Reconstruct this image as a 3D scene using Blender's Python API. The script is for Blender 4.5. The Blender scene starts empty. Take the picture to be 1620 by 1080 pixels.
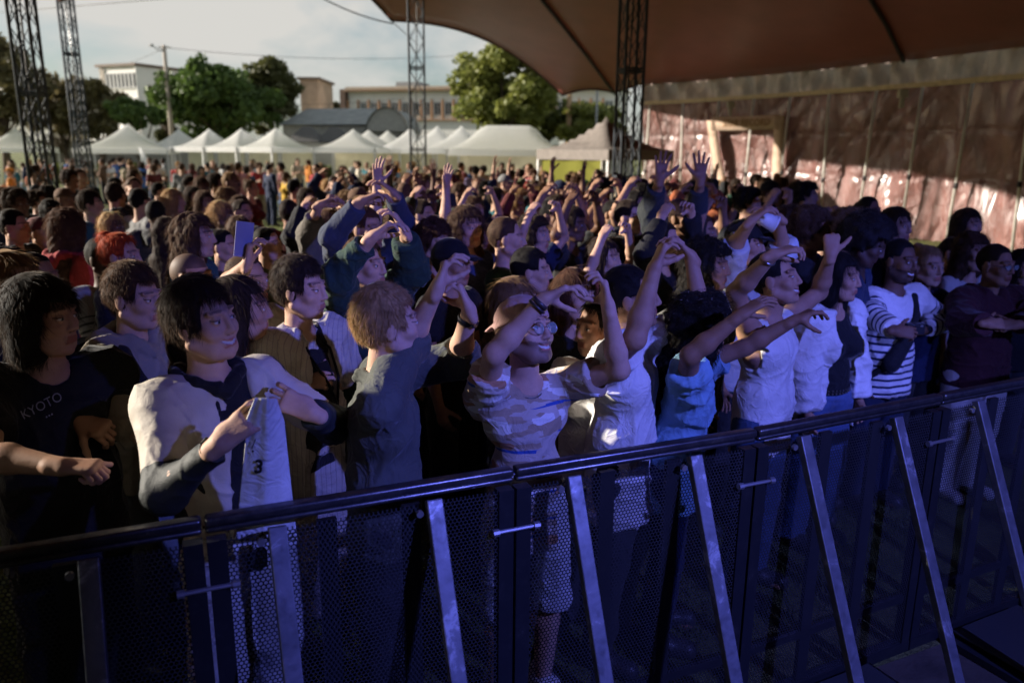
import bpy, math, random, time
import numpy as np
from mathutils import Vector, Matrix
from mathutils.bvhtree import BVHTree
T0 = time.time()
random.seed(7); RNG = np.random.default_rng(7)
f4 = np.float32
def A(*v): return np.array(v, dtype=float)
def nrm(v):
    v = np.asarray(v, float); return v / max(1e-9, np.linalg.norm(v))
sc = bpy.context.scene
COL = sc.collection
# ------------------------------------------------------------ camera geometry (photo frame 1620 x 1080)
FPX = 1238.0; PITCH = math.radians(13.5); ROLL = math.radians(0.55); CAMZ = 2.15
CAMP = A(0, 0, CAMZ)
cF = A(0, math.cos(PITCH), -math.sin(PITCH)); R0 = A(1, 0, 0); U0 = A(0, math.sin(PITCH), math.cos(PITCH))
cR = R0*math.cos(ROLL) + U0*math.sin(ROLL); cU = U0*math.cos(ROLL) - R0*math.sin(ROLL)
def ray(px, py): return cF + cR*((px-810)/FPX) - cU*((py-540)/FPX)
def atY(px, py, Y):
    d = ray(px, py); return CAMP + d*(Y/d[1])
def atZ(px, py, z):
    d = ray(px, py); return CAMP + d*((z-CAMZ)/d[2])
def proj(p):
    q = np.asarray(p, float) - CAMP; w = q@cF
    return 810 + FPX*(q@cR)/w, 540 - FPX*(q@cU)/w
def pxvec(dx, dy, dz=0.0): return nrm(cR*dx - cU*dy + cF*dz)   # dx right, dy DOWN in the picture, dz away
# ------------------------------------------------------------ tagging
LABELS = {}
def tag(o, label, cat, group=None, kind=None):
    if label: o['label'] = label
    if cat: o['category'] = cat
    if group: o['group'] = group
    if kind: o['kind'] = kind
    if label: LABELS.setdefault(label, []).append(o.name)
    return o
def empty(name, loc, rz=0.0):
    o = bpy.data.objects.new(name, None); o.empty_display_size = 0.1
    COL.objects.link(o); o.location = loc; o.rotation_euler = (0, 0, rz); return o
def link(name, me, parent=None, mat=None, loc=None):
    o = bpy.data.objects.new(name, me); COL.objects.link(o)
    if parent is not None: o.parent = parent
    if loc is not None: o.location = loc
    if mat is not None:
        if len(me.materials) == 0: me.materials.append(mat)
        if me.materials[0] != mat:
            o.material_slots[0].link = 'OBJECT'; o.material_slots[0].material = mat
    return o
def mesh(name, V, Q=None, T=None, smooth=True, attrs=None, mat=None):
    """fast mesh from numpy verts, quads, tris"""
    me = bpy.data.meshes.new(name)
    V = np.asarray(V, f4); nv = len(V)
    Q = np.zeros((0, 4), np.int32) if Q is None or len(Q) == 0 else np.asarray(Q, np.int32)
    T = np.zeros((0, 3), np.int32) if T is None or len(T) == 0 else np.asarray(T, np.int32)
    me.vertices.add(nv); me.vertices.foreach_set('co', V.ravel())
    loops = np.concatenate([Q.ravel(), T.ravel()]).astype(np.int32)
    me.loops.add(len(loops)); me.loops.foreach_set('vertex_index', loops)
    n = len(Q) + len(T)
    st = np.concatenate([np.arange(len(Q))*4, len(Q)*4 + np.arange(len(T))*3]).astype(np.int32)
    me.polygons.add(n); me.polygons.foreach_set('loop_start', st)
    me.polygons.foreach_set('use_smooth', np.full(n, smooth, bool))
    me.update(calc_edges=True)
    if attrs:
        for k, v in attrs.items():
            a = me.attributes.new(k, 'FLOAT', 'POINT'); a.data.foreach_set('value', np.asarray(v, f4).ravel())
    if mat is not None: me.materials.append(mat)
    return me
class MB:
    """collects simple pieces into one mesh"""
    def __init__(s): s.V = []; s.Q = []; s.T = []; s.n = 0
    def add(s, V, Q=None, T=None):
        s.V.append(np.asarray(V, float))
        if Q is not None and len(Q): s.Q.append(np.asarray(Q, int)+s.n)
        if T is not None and len(T): s.T.append(np.asarray(T, int)+s.n)
        s.n += len(V)
    def box(s, c, size, R=None):
        h = np.array(size, float)/2
        V = np.array([[x, y, z] for x in (-1, 1) for y in (-1, 1) for z in (-1, 1)], float)*h
        if R is not None: V = V@np.asarray(R)
        s.add(V+np.asarray(c, float), [[0,1,3,2],[4,6,7,5],[0,4,5,1],[2,3,7,6],[0,2,6,4],[1,5,7,3]])
    def bar(s, a, b, w, t, up=(0, 0, 1)):
        """box bar from a to b; w across, t along 'up'"""
        a = np.asarray(a, float); b = np.asarray(b, float); d = b-a; L = np.linalg.norm(d); d = d/L
        x = np.cross(d, up)
        if np.linalg.norm(x) < 1e-4: x = np.cross(d, (0, 1, 0.01))
        x = nrm(x); y = np.cross(x, d)
        s.box((a+b)/2, (L, w, t), np.array([d, x, y]))
    def tube(s, pts, r, n=8, cap=True):
        pts = np.asarray(pts, float); m = len(pts)
        r = np.full(m, r, float) if np.isscalar(r) else np.asarray(r, float)
        tg = np.gradient(pts, axis=0); tg /= np.maximum(1e-9, np.linalg.norm(tg, axis=1))[:, None]
        x = np.cross(tg[0], (0, 0, 1)); x = nrm(x) if np.linalg.norm(x) > 1e-3 else A(1, 0, 0)
        V = []
        for i in range(m):
            x = nrm(x-tg[i]*(x@tg[i])); y = np.cross(tg[i], x)
            a = np.arange(n)*2*math.pi/n
            V.append(pts[i]+r[i]*(np.cos(a)[:, None]*x+np.sin(a)[:, None]*y))
        Q = [[i*n+j, i*n+(j+1) % n, (i+1)*n+(j+1) % n, (i+1)*n+j] for i in range(m-1) for j in range(n)]
        T = []
        V = np.concatenate(V)
        if cap:
            V = np.concatenate([V, pts[:1], pts[-1:]]); c0 = m*n; c1 = c0+1
            T = [[c0, (j+1) % n, j] for j in range(n)]+[[c1, (m-1)*n+j, (m-1)*n+(j+1) % n] for j in range(n)]
        s.add(V, Q, T)
    def grid(s, P):
        P = np.asarray(P, float); a, b = P.shape[:2]
        Q = [[i*b+j, i*b+j+1, (i+1)*b+j+1, (i+1)*b+j] for i in range(a-1) for j in range(b-1)]
        s.add(P.reshape(-1, 3), Q)
    def poly(s, pts):
        pts = np.asarray(pts, float); n = len(pts)
        s.add(pts, T=[[0, i, i+1] for i in range(1, n-1)])
    def lathe(s, prof, c, n=16, axis=None):
        """prof [(r,z)...] about z at c"""
        a = np.arange(n)*2*math.pi/n
        V = np.array([[r*math.cos(t), r*math.sin(t), z] for r, z in prof for t in a])
        if axis is not None: V = V@np.asarray(axis)
        Q = [[i*n+j, i*n+(j+1) % n, (i+1)*n+(j+1) % n, (i+1)*n+j] for i in range(len(prof)-1) for j in range(n)]
        s.add(V+np.asarray(c, float), Q)
    def me(s, name, smooth=False, mat=None, attrs=None):
        V = np.concatenate(s.V); Q = np.concatenate(s.Q) if s.Q else None; T = np.concatenate(s.T) if s.T else None
        return mesh(name, V, Q, T, smooth, attrs, mat)
    def build(s, name, mat, parent=None, smooth=False, loc=None):
        return link(name, s.me(name, smooth, mat), parent, None, loc)
# ------------------------------------------------------------ signed distance fields + surface nets
class Field:
    def __init__(s, lo, hi, h):
        s.h = h; s.lo = np.asarray(lo, float)-2*h
        n = np.ceil((np.asarray(hi, float)+2*h-s.lo)/h).astype(int)+1
        s.n = n; s.ax = [(s.lo[i]+h*np.arange(n[i])).astype(f4) for i in range(3)]
        s.D = np.full(n, 0.5, f4)
    def sub(s, lo, hi):
        sl = []
        for i in range(3):
            a = max(0, int((lo[i]-s.lo[i])/s.h)); b = min(s.n[i], int((hi[i]-s.lo[i])/s.h)+2)
            if b <= a: return None, None
            sl.append(slice(a, b))
        g = (s.ax[0][sl[0]][:, None, None], s.ax[1][sl[1]][None, :, None], s.ax[2][sl[2]][None, None, :])
        return tuple(sl), g
    def put(s, sl, d, k, op):
        Dn = s.D[sl]
        if op == 'u':
            if k <= 0: s.D[sl] = np.minimum(Dn, d); return
            h = np.clip(0.5+0.5*(Dn-d)/k, 0, 1); s.D[sl] = Dn*(1-h)+d*h-k*h*(1-h)
        else:  # subtract shape d
            d = -d
            if k <= 0: s.D[sl] = np.maximum(Dn, d); return
            h = np.clip(0.5-0.5*(Dn-d)/k, 0, 1); s.D[sl] = Dn*(1-h)+d*h+k*h*(1-h)
    def rc(s, a, ra, b, rb, k=0.02, flat=None, op='u'):
        a = np.asarray(a, float); b = np.asarray(b, float); R = max(ra, rb)*1.05+k+2*s.h
        sl, g = s.sub(np.minimum(a, b)-R, np.maximum(a, b)+R)
        if sl is None: return
        ba = (b-a).astype(f4)
        p = [g[i]-f4(a[i]) for i in range(3)]
        if flat is not None:
            ax, fc = flat; ax = nrm(ax)
            dd = p[0]*f4(ax[0])+p[1]*f4(ax[1])+p[2]*f4(ax[2]); e = f4(fc-1)
            p = [p[i]+dd*(e*f4(ax[i])) for i in range(3)]
            ba = (ba+ax*(ba@ax)*(fc-1)).astype(f4)
        L2 = max(1e-9, float(ba@ba))
        t = np.clip((p[0]*ba[0]+p[1]*ba[1]+p[2]*ba[2])/f4(L2), 0, 1)
        d = np.sqrt((p[0]-t*ba[0])**2+(p[1]-t*ba[1])**2+(p[2]-t*ba[2])**2)-(ra+(rb-ra)*t)
        s.put(sl, d.astype(f4), k, op)
    def ell(s, c, r, R=None, k=0.02, op='u'):
        c = np.asarray(c, float); r = np.asarray(r, float); M = max(r)+k+2*s.h
        sl, g = s.sub(c-M, c+M)
        if sl is None: return
        p = [g[i]-f4(c[i]) for i in range(3)]
        if R is not None: p = [p[0]*f4(R[j][0])+p[1]*f4(R[j][1])+p[2]*f4(R[j][2]) for j in range(3)]
        k0 = np.sqrt(sum((p[j]/f4(r[j]))**2 for j in range(3)))
        k1 = np.sqrt(sum((p[j]/f4(r[j]**2))**2 for j in range(3)))
        d = k0*(k0-1)/np.maximum(k1, 1e-6)
        s.put(sl, d.astype(f4), k, op)
    def cut(s, c, n, k=0.0, lo=None, hi=None):
        """remove everything on the +n side of the plane through c"""
        lo = s.lo if lo is None else lo; hi = (s.lo+s.h*s.n) if hi is None else hi
        sl, g = s.sub(lo, hi)
        if sl is None: return
        n = nrm(n)
        d = (g[0]-f4(c[0]))*f4(n[0])+(g[1]-f4(c[1]))*f4(n[1])+(g[2]-f4(c[2]))*f4(n[2])
        s.put(sl, -np.broadcast_to(d, s.D[sl].shape), k, 's')
    def cutfn(s, fn, k=0.004):
        g = (s.ax[0][:, None, None], s.ax[1][None, :, None], s.ax[2][None, None, :])
        sl = (slice(None),)*3
        s.put(sl, np.broadcast_to(fn(*g), s.D.shape).astype(f4), k, 's')
    def mesh(s):
        D = s.D; n = s.n
        I = D < 0
        m = np.zeros(n-1, bool); al = np.ones(n-1, bool)
        for dx in (0, 1):
            for dy in (0, 1):
                for dz in (0, 1):
                    c = I[dx:n[0]-1+dx, dy:n[1]-1+dy, dz:n[2]-1+dz]; m |= c; al &= c
        act = m & ~al
        ijk = np.argwhere(act)
        idx = -np.ones(n-1, np.int32); idx[act] = np.arange(len(ijk))
        cd = {}
        for dx in (0, 1):
            for dy in (0, 1):
                for dz in (0, 1):
                    cd[dx, dy, dz] = D[ijk[:, 0]+dx, ijk[:, 1]+dy, ijk[:, 2]+dz]
        S = np.zeros((len(ijk), 3), f4); C = np.zeros(len(ijk), f4)
        keys = list(cd)
        for a in keys:
            for ax in range(3):
                if a[ax]: continue
                b = list(a); b[ax] = 1; b = tuple(b)
                va, vb = cd[a], cd[b]; x = (va < 0) != (vb < 0)
                t = np.where(x, va/np.where(x, va-vb, 1), 0)
                for q in range(3):
                    S[:, q] += np.where(x, a[q]+(t if q == ax else 0), 0)
                C += x
        V = (ijk+S/np.maximum(C, 1)[:, None])*s.h+s.lo
        Q = []
        for ax in range(3):
            u, v = [(1, 2), (2, 0), (0, 1)][ax]
            sa = [slice(0, n[0]-1), slice(0, n[1]-1), slice(0, n[2]-1)]
            sb = list(sa); sb[ax] = slice(1, n[ax])
            xa = I[tuple(sa)]; xb = I[tuple(sb)]
            e = np.argwhere(xa != xb)
            e = e[(e[:, u] > 0) & (e[:, v] > 0)]
            f = xa[e[:, 0], e[:, 1], e[:, 2]]
            def ci(du, dv):
                q = e.copy(); q[:, u] -= du; q[:, v] -= dv
                return idx[q[:, 0], q[:, 1], q[:, 2]]
            q = np.stack([ci(1, 1), ci(0, 1), ci(0, 0), ci(1, 0)], 1)
            q[~f] = q[~f][:, ::-1]
            Q.append(q)
        Q = np.concatenate(Q); Q = Q[(Q >= 0).all(1)]
        return V.astype(float), Q
def vnormals(V, Q):
    a, b, c, d = V[Q[:, 0]], V[Q[:, 1]], V[Q[:, 2]], V[Q[:, 3]]
    n = np.cross(c-a, d-b)
    N = np.zeros_like(V)
    for i in range(4): np.add.at(N, Q[:, i], n)
    return N/np.maximum(1e-12, np.linalg.norm(N, axis=1))[:, None]
def noise(P, f, seed=0):
    """cheap smooth noise in -1..1 from warped sines"""
    r = np.random.default_rng(seed); o = np.zeros(len(P))
    w = P*f
    for i in range(4):
        a = r.normal(size=3); a /= np.linalg.norm(a); b = r.normal(size=3); b /= np.linalg.norm(b)
        o += np.sin(w@a*(1+.35*i)+1.7*np.sin(w@b*.8+r.uniform(0, 6))+r.uniform(0, 6))
    return o/4
def folds(P, N, amp, seed=0, dirs=None, f=55):
    """cloth creases: thin ridges along the zero lines of stretched, warped noise"""
    w = P+.02*np.stack([noise(P, 11, seed+31+i) for i in range(3)], 1)
    o = np.zeros(len(P))
    for i, (sc_, fr, a, e) in enumerate(((A(1, 1, .42), 15, 1.0, 2.2), (A(.55, .9, 1.1), 21, .7, 2.6), (A(1.1, .6, .7), 38, .35, 2.0))):
        n = noise(w*sc_, fr, seed+i*3); m = np.clip(noise(P, 5.5, seed+60+i)*1.2+.6, 0, 1)
        o += a*m*(1-np.minimum(1, np.abs(n)*2.4))**e
    o += .9*noise(P, 9, seed+80)
    return P+N*((o-.3)*amp)[:, None]
# ------------------------------------------------------------ materials
def nt(name):
    m = bpy.data.materials.new(name); m.use_nodes = True
    t = m.node_tree; b = t.nodes['Principled BSDF']; return m, t, b
def N_(t, typ, **kw):
    n = t.nodes.new(typ)
    for k, v in kw.items():
        if k in n.inputs: n.inputs[k].default_value = v
        else: setattr(n, k, v)
    return n
def mixrgb(t, fac, c1, c2, mode='MIX'):
    n = t.nodes.new('ShaderNodeMix'); n.data_type = 'RGBA'; n.blend_type = mode
    for i, v in ((0, fac), (6, c1), (7, c2)):
        if hasattr(v, 'links') or hasattr(v, 'is_linked'): t.links.new(v, n.inputs[i])
        else: n.inputs[i].default_value = (*v, 1) if i and len(v) == 3 else v
    return n.outputs[2]
def mathn(t, op, a, b=None, clamp=False):
    n = t.nodes.new('ShaderNodeMath'); n.operation = op; n.use_clamp = clamp
    for i, v in ((0, a), (1, b)):
        if v is None: continue
        if hasattr(v, 'is_linked'): t.links.new(v, n.inputs[i])
        else: n.inputs[i].default_value = v
    return n.outputs[0]
def coords(t, out='Object'): return t.nodes.new('ShaderNodeTexCoord').outputs[out]
def noisef(t, scale, detail=3, vec=None, rough=.55, dist=0):
    n = t.nodes.new('ShaderNodeTexNoise'); n.inputs['Scale'].default_value = scale
    n.inputs['Detail'].default_value = detail; n.inputs['Roughness'].default_value = rough; n.inputs['Distortion'].default_value = dist
    if vec is not None: t.links.new(vec, n.inputs['Vector'])
    return n.outputs['Fac']
def ramp(t, fac, stops):
    n = t.nodes.new('ShaderNodeValToRGB'); e = n.color_ramp.elements
    while len(e) > 1: e.remove(e[-1])
    e[0].position = stops[0][0]; e[0].color = (*stops[0][1], 1)
    for p, c in stops[1:]:
        x = e.new(p); x.color = (*c, 1)
    t.links.new(fac, n.inputs[0]); return n.outputs[0]
def bump(t, b, h, strength=.3, dist=.01):
    n = t.nodes.new('ShaderNodeBump'); n.inputs['Strength'].default_value = strength; n.inputs['Distance'].default_value = dist
    t.links.new(h, n.inputs['Height']); t.links.new(n.outputs[0], b.inputs['Normal'])
_M = {}
def flat(name, col, rough=.6, metal=0.0, var=.12, scale=6, bmp=0, bscale=60, spec=.5, coat=0, emit=0):
    if name in _M: return _M[name]
    m, t, b = nt(name); c = coords(t)
    v = noisef(t, scale, 4, c)
    lo = [x*(1-var) for x in col]; hi = [min(1, x*(1+var)) for x in col]
    t.links.new(ramp(t, v, [(.3, lo), (.7, hi)]), b.inputs['Base Color'])
    b.inputs['Roughness'].default_value = rough; b.inputs['Metallic'].default_value = metal
    b.inputs['Specular IOR Level'].default_value = spec
    if coat: b.inputs['Coat Weight'].default_value = coat
    if emit: b.inputs['Emission Color'].default_value = (*col, 1); b.inputs['Emission Strength'].default_value = emit
    if bmp: bump(t, b, noisef(t, bscale, 3, c), bmp, .01)
    _M[name] = m; return m
def skin(name, col, dark=(.02, .014, .01)):
    if name in _M: return _M[name]
    m, t, b = nt(name); c = coords(t)
    v = noisef(t, 18, 4, c)
    base = ramp(t, v, [(.3, [col[0]*.86, col[1]*.8, col[2]*.78]), (.7, [min(1, x*1.08) for x in col])])
    lip = N_(t, 'ShaderNodeAttribute', attribute_name='lip').outputs['Fac']
    dk = N_(t, 'ShaderNodeAttribute', attribute_name='dk').outputs['Fac']
    ey = N_(t, 'ShaderNodeAttribute', attribute_name='ey').outputs['Fac']
    x = mixrgb(t, lip, base, (col[0]*.75, col[1]*.42, col[2]*.42))
    x = mixrgb(t, ey, x, (.62, .6, .56)); x = mixrgb(t, dk, x, dark)
    t.links.new(x, b.inputs['Base Color']); b.inputs['Roughness'].default_value = .62; b.inputs['Specular IOR Level'].default_value = .35
    b.inputs['Subsurface Weight'].default_value = .06; b.inputs['Subsurface Radius'].default_value = (.02, .008, .004)
    b.inputs['Subsurface Scale'].default_value = .4
    bump(t, b, noisef(t, 160, 3, c), .18, .004)
    _M[name] = m; return m
def cloth(name, col, rough=.85, kind=None, col2=None, weave=420, sheen=.15):
    if name in _M: return _M[name]
    m, t, b = nt(name); c = coords(t)
    v = noisef(t, 7, 4, c)
    base = ramp(t, v, [(.3, [x*.84 for x in col]), (.7, [min(1, x*1.1) for x in col])])
    if kind == 'stripe':           # sailor stripes driven by the 'u' attribute (metres along body / sleeve)
        u = N_(t, 'ShaderNodeAttribute', attribute_name='u').outputs['Fac']
        s = mathn(t, 'FRACT', mathn(t, 'MULTIPLY', u, 1/.043)); s = mathn(t, 'LESS_THAN', s, .34)
        g = mathn(t, 'GREATER_THAN', u, .135); base = mixrgb(t, mathn(t, 'MULTIPLY', s, g), base, col2)
    if kind == 'pin':              # fine vertical stripes
        sx = t.nodes.new('ShaderNodeSeparateXYZ'); t.links.new(c, sx.inputs[0])
        s = mathn(t, 'FRACT', mathn(t, 'MULTIPLY', sx.outputs[0], 55)); s = mathn(t, 'LESS_THAN', s, .16)
        base = mixrgb(t, mathn(t, 'MULTIPLY', s, .55), base, col2)
    if kind == 'waffle':
        w = t.nodes.new('ShaderNodeTexVoronoi'); w.inputs['Scale'].default_value = 70; t.links.new(c, w.inputs[0])
        base = mixrgb(t, mathn(t, 'MULTIPLY', w.outputs['Distance'], 1.0, True), base, col2)
    if kind == 'blocks':           # broken print of rectangles and short blue dashes
        mp = t.nodes.new('ShaderNodeMapping'); mp.inputs['Scale'].default_value = (10, 10, 26); t.links.new(c, mp.inputs[0])
        vo = t.nodes.new('ShaderNodeTexVoronoi'); vo.distance = 'CHEBYCHEV'; vo.inputs['Scale'].default_value = 1.35; t.links.new(mp.outputs[0], vo.inputs[0])
        cr = t.nodes.new('ShaderNodeSeparateColor'); t.links.new(vo.outputs['Color'], cr.inputs[0])
        base = mixrgb(t, mathn(t, 'LESS_THAN', cr.outputs[0], .36), base, col2)
        base = mixrgb(t, mathn(t, 'GREATER_THAN', cr.outputs[1], .9), base, (.42, .22, .12))
        base = mixrgb(t, mathn(t, 'GREATER_THAN', cr.outputs[2], .86), base, (.75, .72, .68))
        mp2 = t.nodes.new('ShaderNodeMapping'); mp2.inputs['Scale'].default_value = (6, 6, 85); mp2.inputs['Location'].default_value = (.3, .1, .6); t.links.new(c, mp2.inputs[0])
        vo2 = t.nodes.new('ShaderNodeTexVoronoi'); vo2.distance = 'CHEBYCHEV'; vo2.inputs['Scale'].default_value = 1.0; t.links.new(mp2.outputs[0], vo2.inputs[0])
        cr2 = t.nodes.new('ShaderNodeSeparateColor'); t.links.new(vo2.outputs['Color'], cr2.inputs[0])
        base = mixrgb(t, mathn(t, 'GREATER_THAN', cr2.outputs[0], .955), base, (.04, .1, .35))
    t.links.new(base, b.inputs['Base Color']); b.inputs['Roughness'].default_value = rough
    b.inputs['Specular IOR Level'].default_value = .25; b.inputs['Sheen Weight'].default_value = sheen; b.inputs['Sheen Roughness'].default_value = .4
    n1 = noisef(t, weave, 2, c); n2 = noisef(t, 13, 3, c, .5, 1.2)
    rd = mathn(t, 'ABSOLUTE', mathn(t, 'SUBTRACT', n2, .5)); rd = mathn(t, 'SUBTRACT', 1.0, mathn(t, 'MULTIPLY', rd, 7.0, True))
    h = mathn(t, 'ADD', mathn(t, 'MULTIPLY', n1, .1), mathn(t, 'MULTIPLY', rd, .5)); bump(t, b, h, .5, .010)
    _M[name] = m; return m
def hairm(name, col):
    if name in _M: return _M[name]
    m, t, b = nt(name); c = coords(t)
    v = noisef(t, 40, 4, c)
    t.links.new(ramp(t, v, [(.3, [x*.6 for x in col]), (.7, [min(1, x*1.35) for x in col])]), b.inputs['Base Color'])
    b.inputs['Roughness'].default_value = .72; b.inputs['Specular IOR Level'].default_value = .18; b.inputs['Sheen Weight'].default_value = .7; b.inputs['Sheen Roughness'].default_value = .28; b.inputs['Sheen Tint'].default_value = (*[min(1, x*3+k) for x, k in zip(col, (.4, .34, .28))], 1)
    out = [n for n in t.nodes if n.type == 'OUTPUT_MATERIAL'][0]; tr = t.nodes.new('ShaderNodeBsdfTranslucent'); tr.inputs[0].default_value = (*[min(.9, x*2+k) for x, k in zip(col, (.09, .065, .05))], 1)
    mx = t.nodes.new('ShaderNodeMixShader'); mx.inputs[0].default_value = .22; t.links.new(b.outputs[0], mx.inputs[1]); t.links.new(tr.outputs[0], mx.inputs[2]); t.links.new(mx.outputs[0], out.inputs[0])
    _M[name] = m; return m
SK = {'fair': skin('skin_fair', (.56, .35, .25)), 'mid': skin('skin_mid', (.43, .25, .165)), 'tan': skin('skin_tan', (.3, .165, .1)),
      'brown': skin('skin_brown', (.16, .082, .048)), 'deep': skin('skin_deep', (.07, .035, .022))}
HR = {'black': hairm('hair_black', (.012, .010, .009)), 'dark': hairm('hair_dark_brown', (.03, .018, .012)), 'brown': hairm('hair_brown', (.075, .04, .022)),
      'auburn': hairm('hair_auburn', (.07, .03, .016)), 'red': hairm('hair_orange_red', (.4, .06, .015)), 'blond': hairm('hair_blond', (.36, .22, .1)),
      'dirty': hairm('hair_dark_blond', (.17, .1, .045)), 'grey': hairm('hair_grey', (.3, .29, .27))}
CC = {'black': (.012, .012, .014), 'charcoal': (.035, .037, .04), 'navy': (.014, .022, .06), 'white': (.72, .7, .68), 'cream': (.58, .52, .42),
      'grey': (.22, .22, .22), 'light grey': (.42, .42, .41), 'red': (.33, .03, .03), 'maroon': (.11, .022, .022), 'orange': (.55, .2, .03),
      'mustard': (.5, .3, .03), 'olive': (.09, .1, .045), 'green': (.05, .19, .09), 'dark green': (.02, .06, .04), 'teal': (.03, .14, .17),
      'blue': (.05, .13, .4), 'light blue': (.25, .42, .62), 'pink': (.62, .28, .3), 'lilac': (.35, .28, .5), 'brown': (.13, .07, .04),
      'beige': (.42, .34, .24), 'denim': (.06, .1, .19), 'pale denim': (.24, .32, .42), 'rust': (.35, .1, .04)}
def CL(n): return cloth('cloth_'+n.replace(' ', '_'), CC[n])
SHOE = flat('shoe_leather_dark', (.03, .03, .032), .5); SHOEW = flat('shoe_white', (.62, .6, .58), .55)
BLACKP = flat('black_plastic', (.015, .015, .017), .35)
VARSITY, _t, _b = nt('varsity_cloth')
_c = coords(_t); _s = N_(_t, 'ShaderNodeAttribute', attribute_name='sleeve').outputs['Fac']
_base = ramp(_t, noisef(_t, 7, 4, _c), [(.3, (.42, .37, .31)), (.7, (.55, .5, .42))])
_base = mixrgb(_t, mathn(_t, 'GREATER_THAN', _s, .78), _base, (.02, .024, .024))
_t.links.new(_base, _b.inputs['Base Color']); _b.inputs['Roughness'].default_value = .7
bump(_t, _b, noisef(_t, 24, 5, _c, .6, .8), .4, .01)
# ------------------------------------------------------------ people
class Rig:
    def __init__(s, h=1.75, phi=0, sex='m', lean=0, side=0, hphi=0, hpitch=0, htilt=0, build=1.0, head_shift=(0, 0)):
        s.h = h; s.k = h/1.75; s.sex = sex; s.b = build
        a = math.radians(phi); s.f = A(math.sin(a), -math.cos(a), 0); s.r = np.cross(s.f, (0, 0, 1)); s.u = A(0, 0, 1)
        s.lean = math.radians(lean); s.side = math.radians(side)
        k = s.k; s.sw = (.185 if sex == 'm' else .165)*k*(.5+.5*build)
        s.pelvis = s.P(0, 0, .95*k)
        hc = h-.122
        s.neck = s.P(0, -.012, hc-.185); s.hc = s.P(head_shift[0], .012+head_shift[1], hc)
        s.sh = {'R': s.P(s.sw, -.01, hc-.225), 'L': s.P(-s.sw, -.01, hc-.225)}
        # head axes
        y = math.radians(phi+hphi); hf = A(math.sin(y), -math.cos(y), 0); hr = np.cross(hf, (0, 0, 1))
        p = math.radians(hpitch)-s.lean*.5; f2 = hf*math.cos(p)+s.u*math.sin(p); u2 = s.u*math.cos(p)-hf*math.sin(p)
        q = math.radians(htilt); s.hr = hr*math.cos(q)+u2*math.sin(q); s.hu = u2*math.cos(q)-hr*math.sin(q); s.hf = f2
    def P(s, x, y, z):
        z0 = .95*s.k
        if z > z0:
            d = z-z0; y = y+d*math.sin(s.lean); x = x+d*math.sin(s.side); z = z0+d*math.cos(s.lean)
        return s.r*x+s.f*y+A(0, 0, z)
    def H(s, x, y, z): return s.hc+s.hr*x+s.hf*y+s.hu*z
    def top(s): return s.H(0, -.015, .122)
def ik(S, L, el, Lf, wr, base, en='n', wn='n'):
    """elbow and wrist on given picture rays at true limb lengths; base = world xy of the person"""
    o = A(base[0], base[1], 0)
    def hit(c, r, px, near):
        d = ray(*px); d = d/np.linalg.norm(d); m = CAMP-(c+o)
        b = m@d; q = m@m-r*r; disc = b*b-q
        if disc < 0:
            p = CAMP+d*(-b); return c+nrm(p-o-c)*r
        t = -b-math.sqrt(disc) if near == 'n' else -b+math.sqrt(disc)
        return CAMP+d*t-o
    E = hit(S, L, el, en); W = hit(E, Lf, wr, wn); return E, W
def add_hand(F, W, Fd, N, side, curl=(25, 25, 15), spread=6, T=None, k=1.0, tc=18):
    Fd = nrm(Fd); N = nrm(np.asarray(N, float)-Fd*(np.asarray(N, float)@Fd)); Lt = np.cross(Fd, N)*(1 if side == 'R' else -1)
    F.rc(W-Fd*.03*k, .025*k, W+Fd*.012*k, .026*k, .012, flat=(N, 1.25))
    for o, rr in ((.020, .0185), (.0, .0185), (-.020, .017)):
        F.rc(W+Fd*.012*k+Lt*o*.7*k, rr*k, W+Fd*.082*k+Lt*o*1.15*k, rr*.88*k, .014, flat=(N, 1.25))
    F.ell(W+Fd*.035*k+Lt*.022*k+N*.01*k, (.02*k,)*3, None, .014)
    Ls = [.074, .082, .076, .059]; of = [.030, .0105, -.009, -.028]; fw = [.088, .093, .088, .078]
    for i in range(4):
        sp = math.radians((1.5-i)*spread); d0 = Fd*math.cos(sp)+Lt*math.sin(sp)
        p = W+Fd*fw[i]*k+Lt*of[i]*k; ang = 0; seg = [.46, .3, .24]; r0 = [.0092, .0094, .009, .008][i]
        p0 = p-Fd*.014*k
        for j in range(3):
            ang += math.radians(curl[j]*(1+.06*(i-1.5)))
            d = d0*math.cos(ang)+N*math.sin(ang); q = p+d*Ls[i]*seg[j]*k
            F.rc(p if j else p0, r0*k*(1-.07*j), q, r0*k*(.93-.08*j), .0035); p = q
    T = nrm(T) if T is not None else nrm(Lt*.75+Fd*.6+N*.35)
    p = W+Fd*.022*k+Lt*.026*k+N*.006*k; d = T
    for j, (l, a, b) in enumerate(((.042, .0145, .0115), (.032, .011, .0102), (.026, .0102, .008))):
        q = p+d*l*k; F.rc(p, a*k, q, b*k, .006 if j else .012); p = q; d = nrm(d+Fd*math.tan(math.radians(tc))*.6)
    return p
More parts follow.
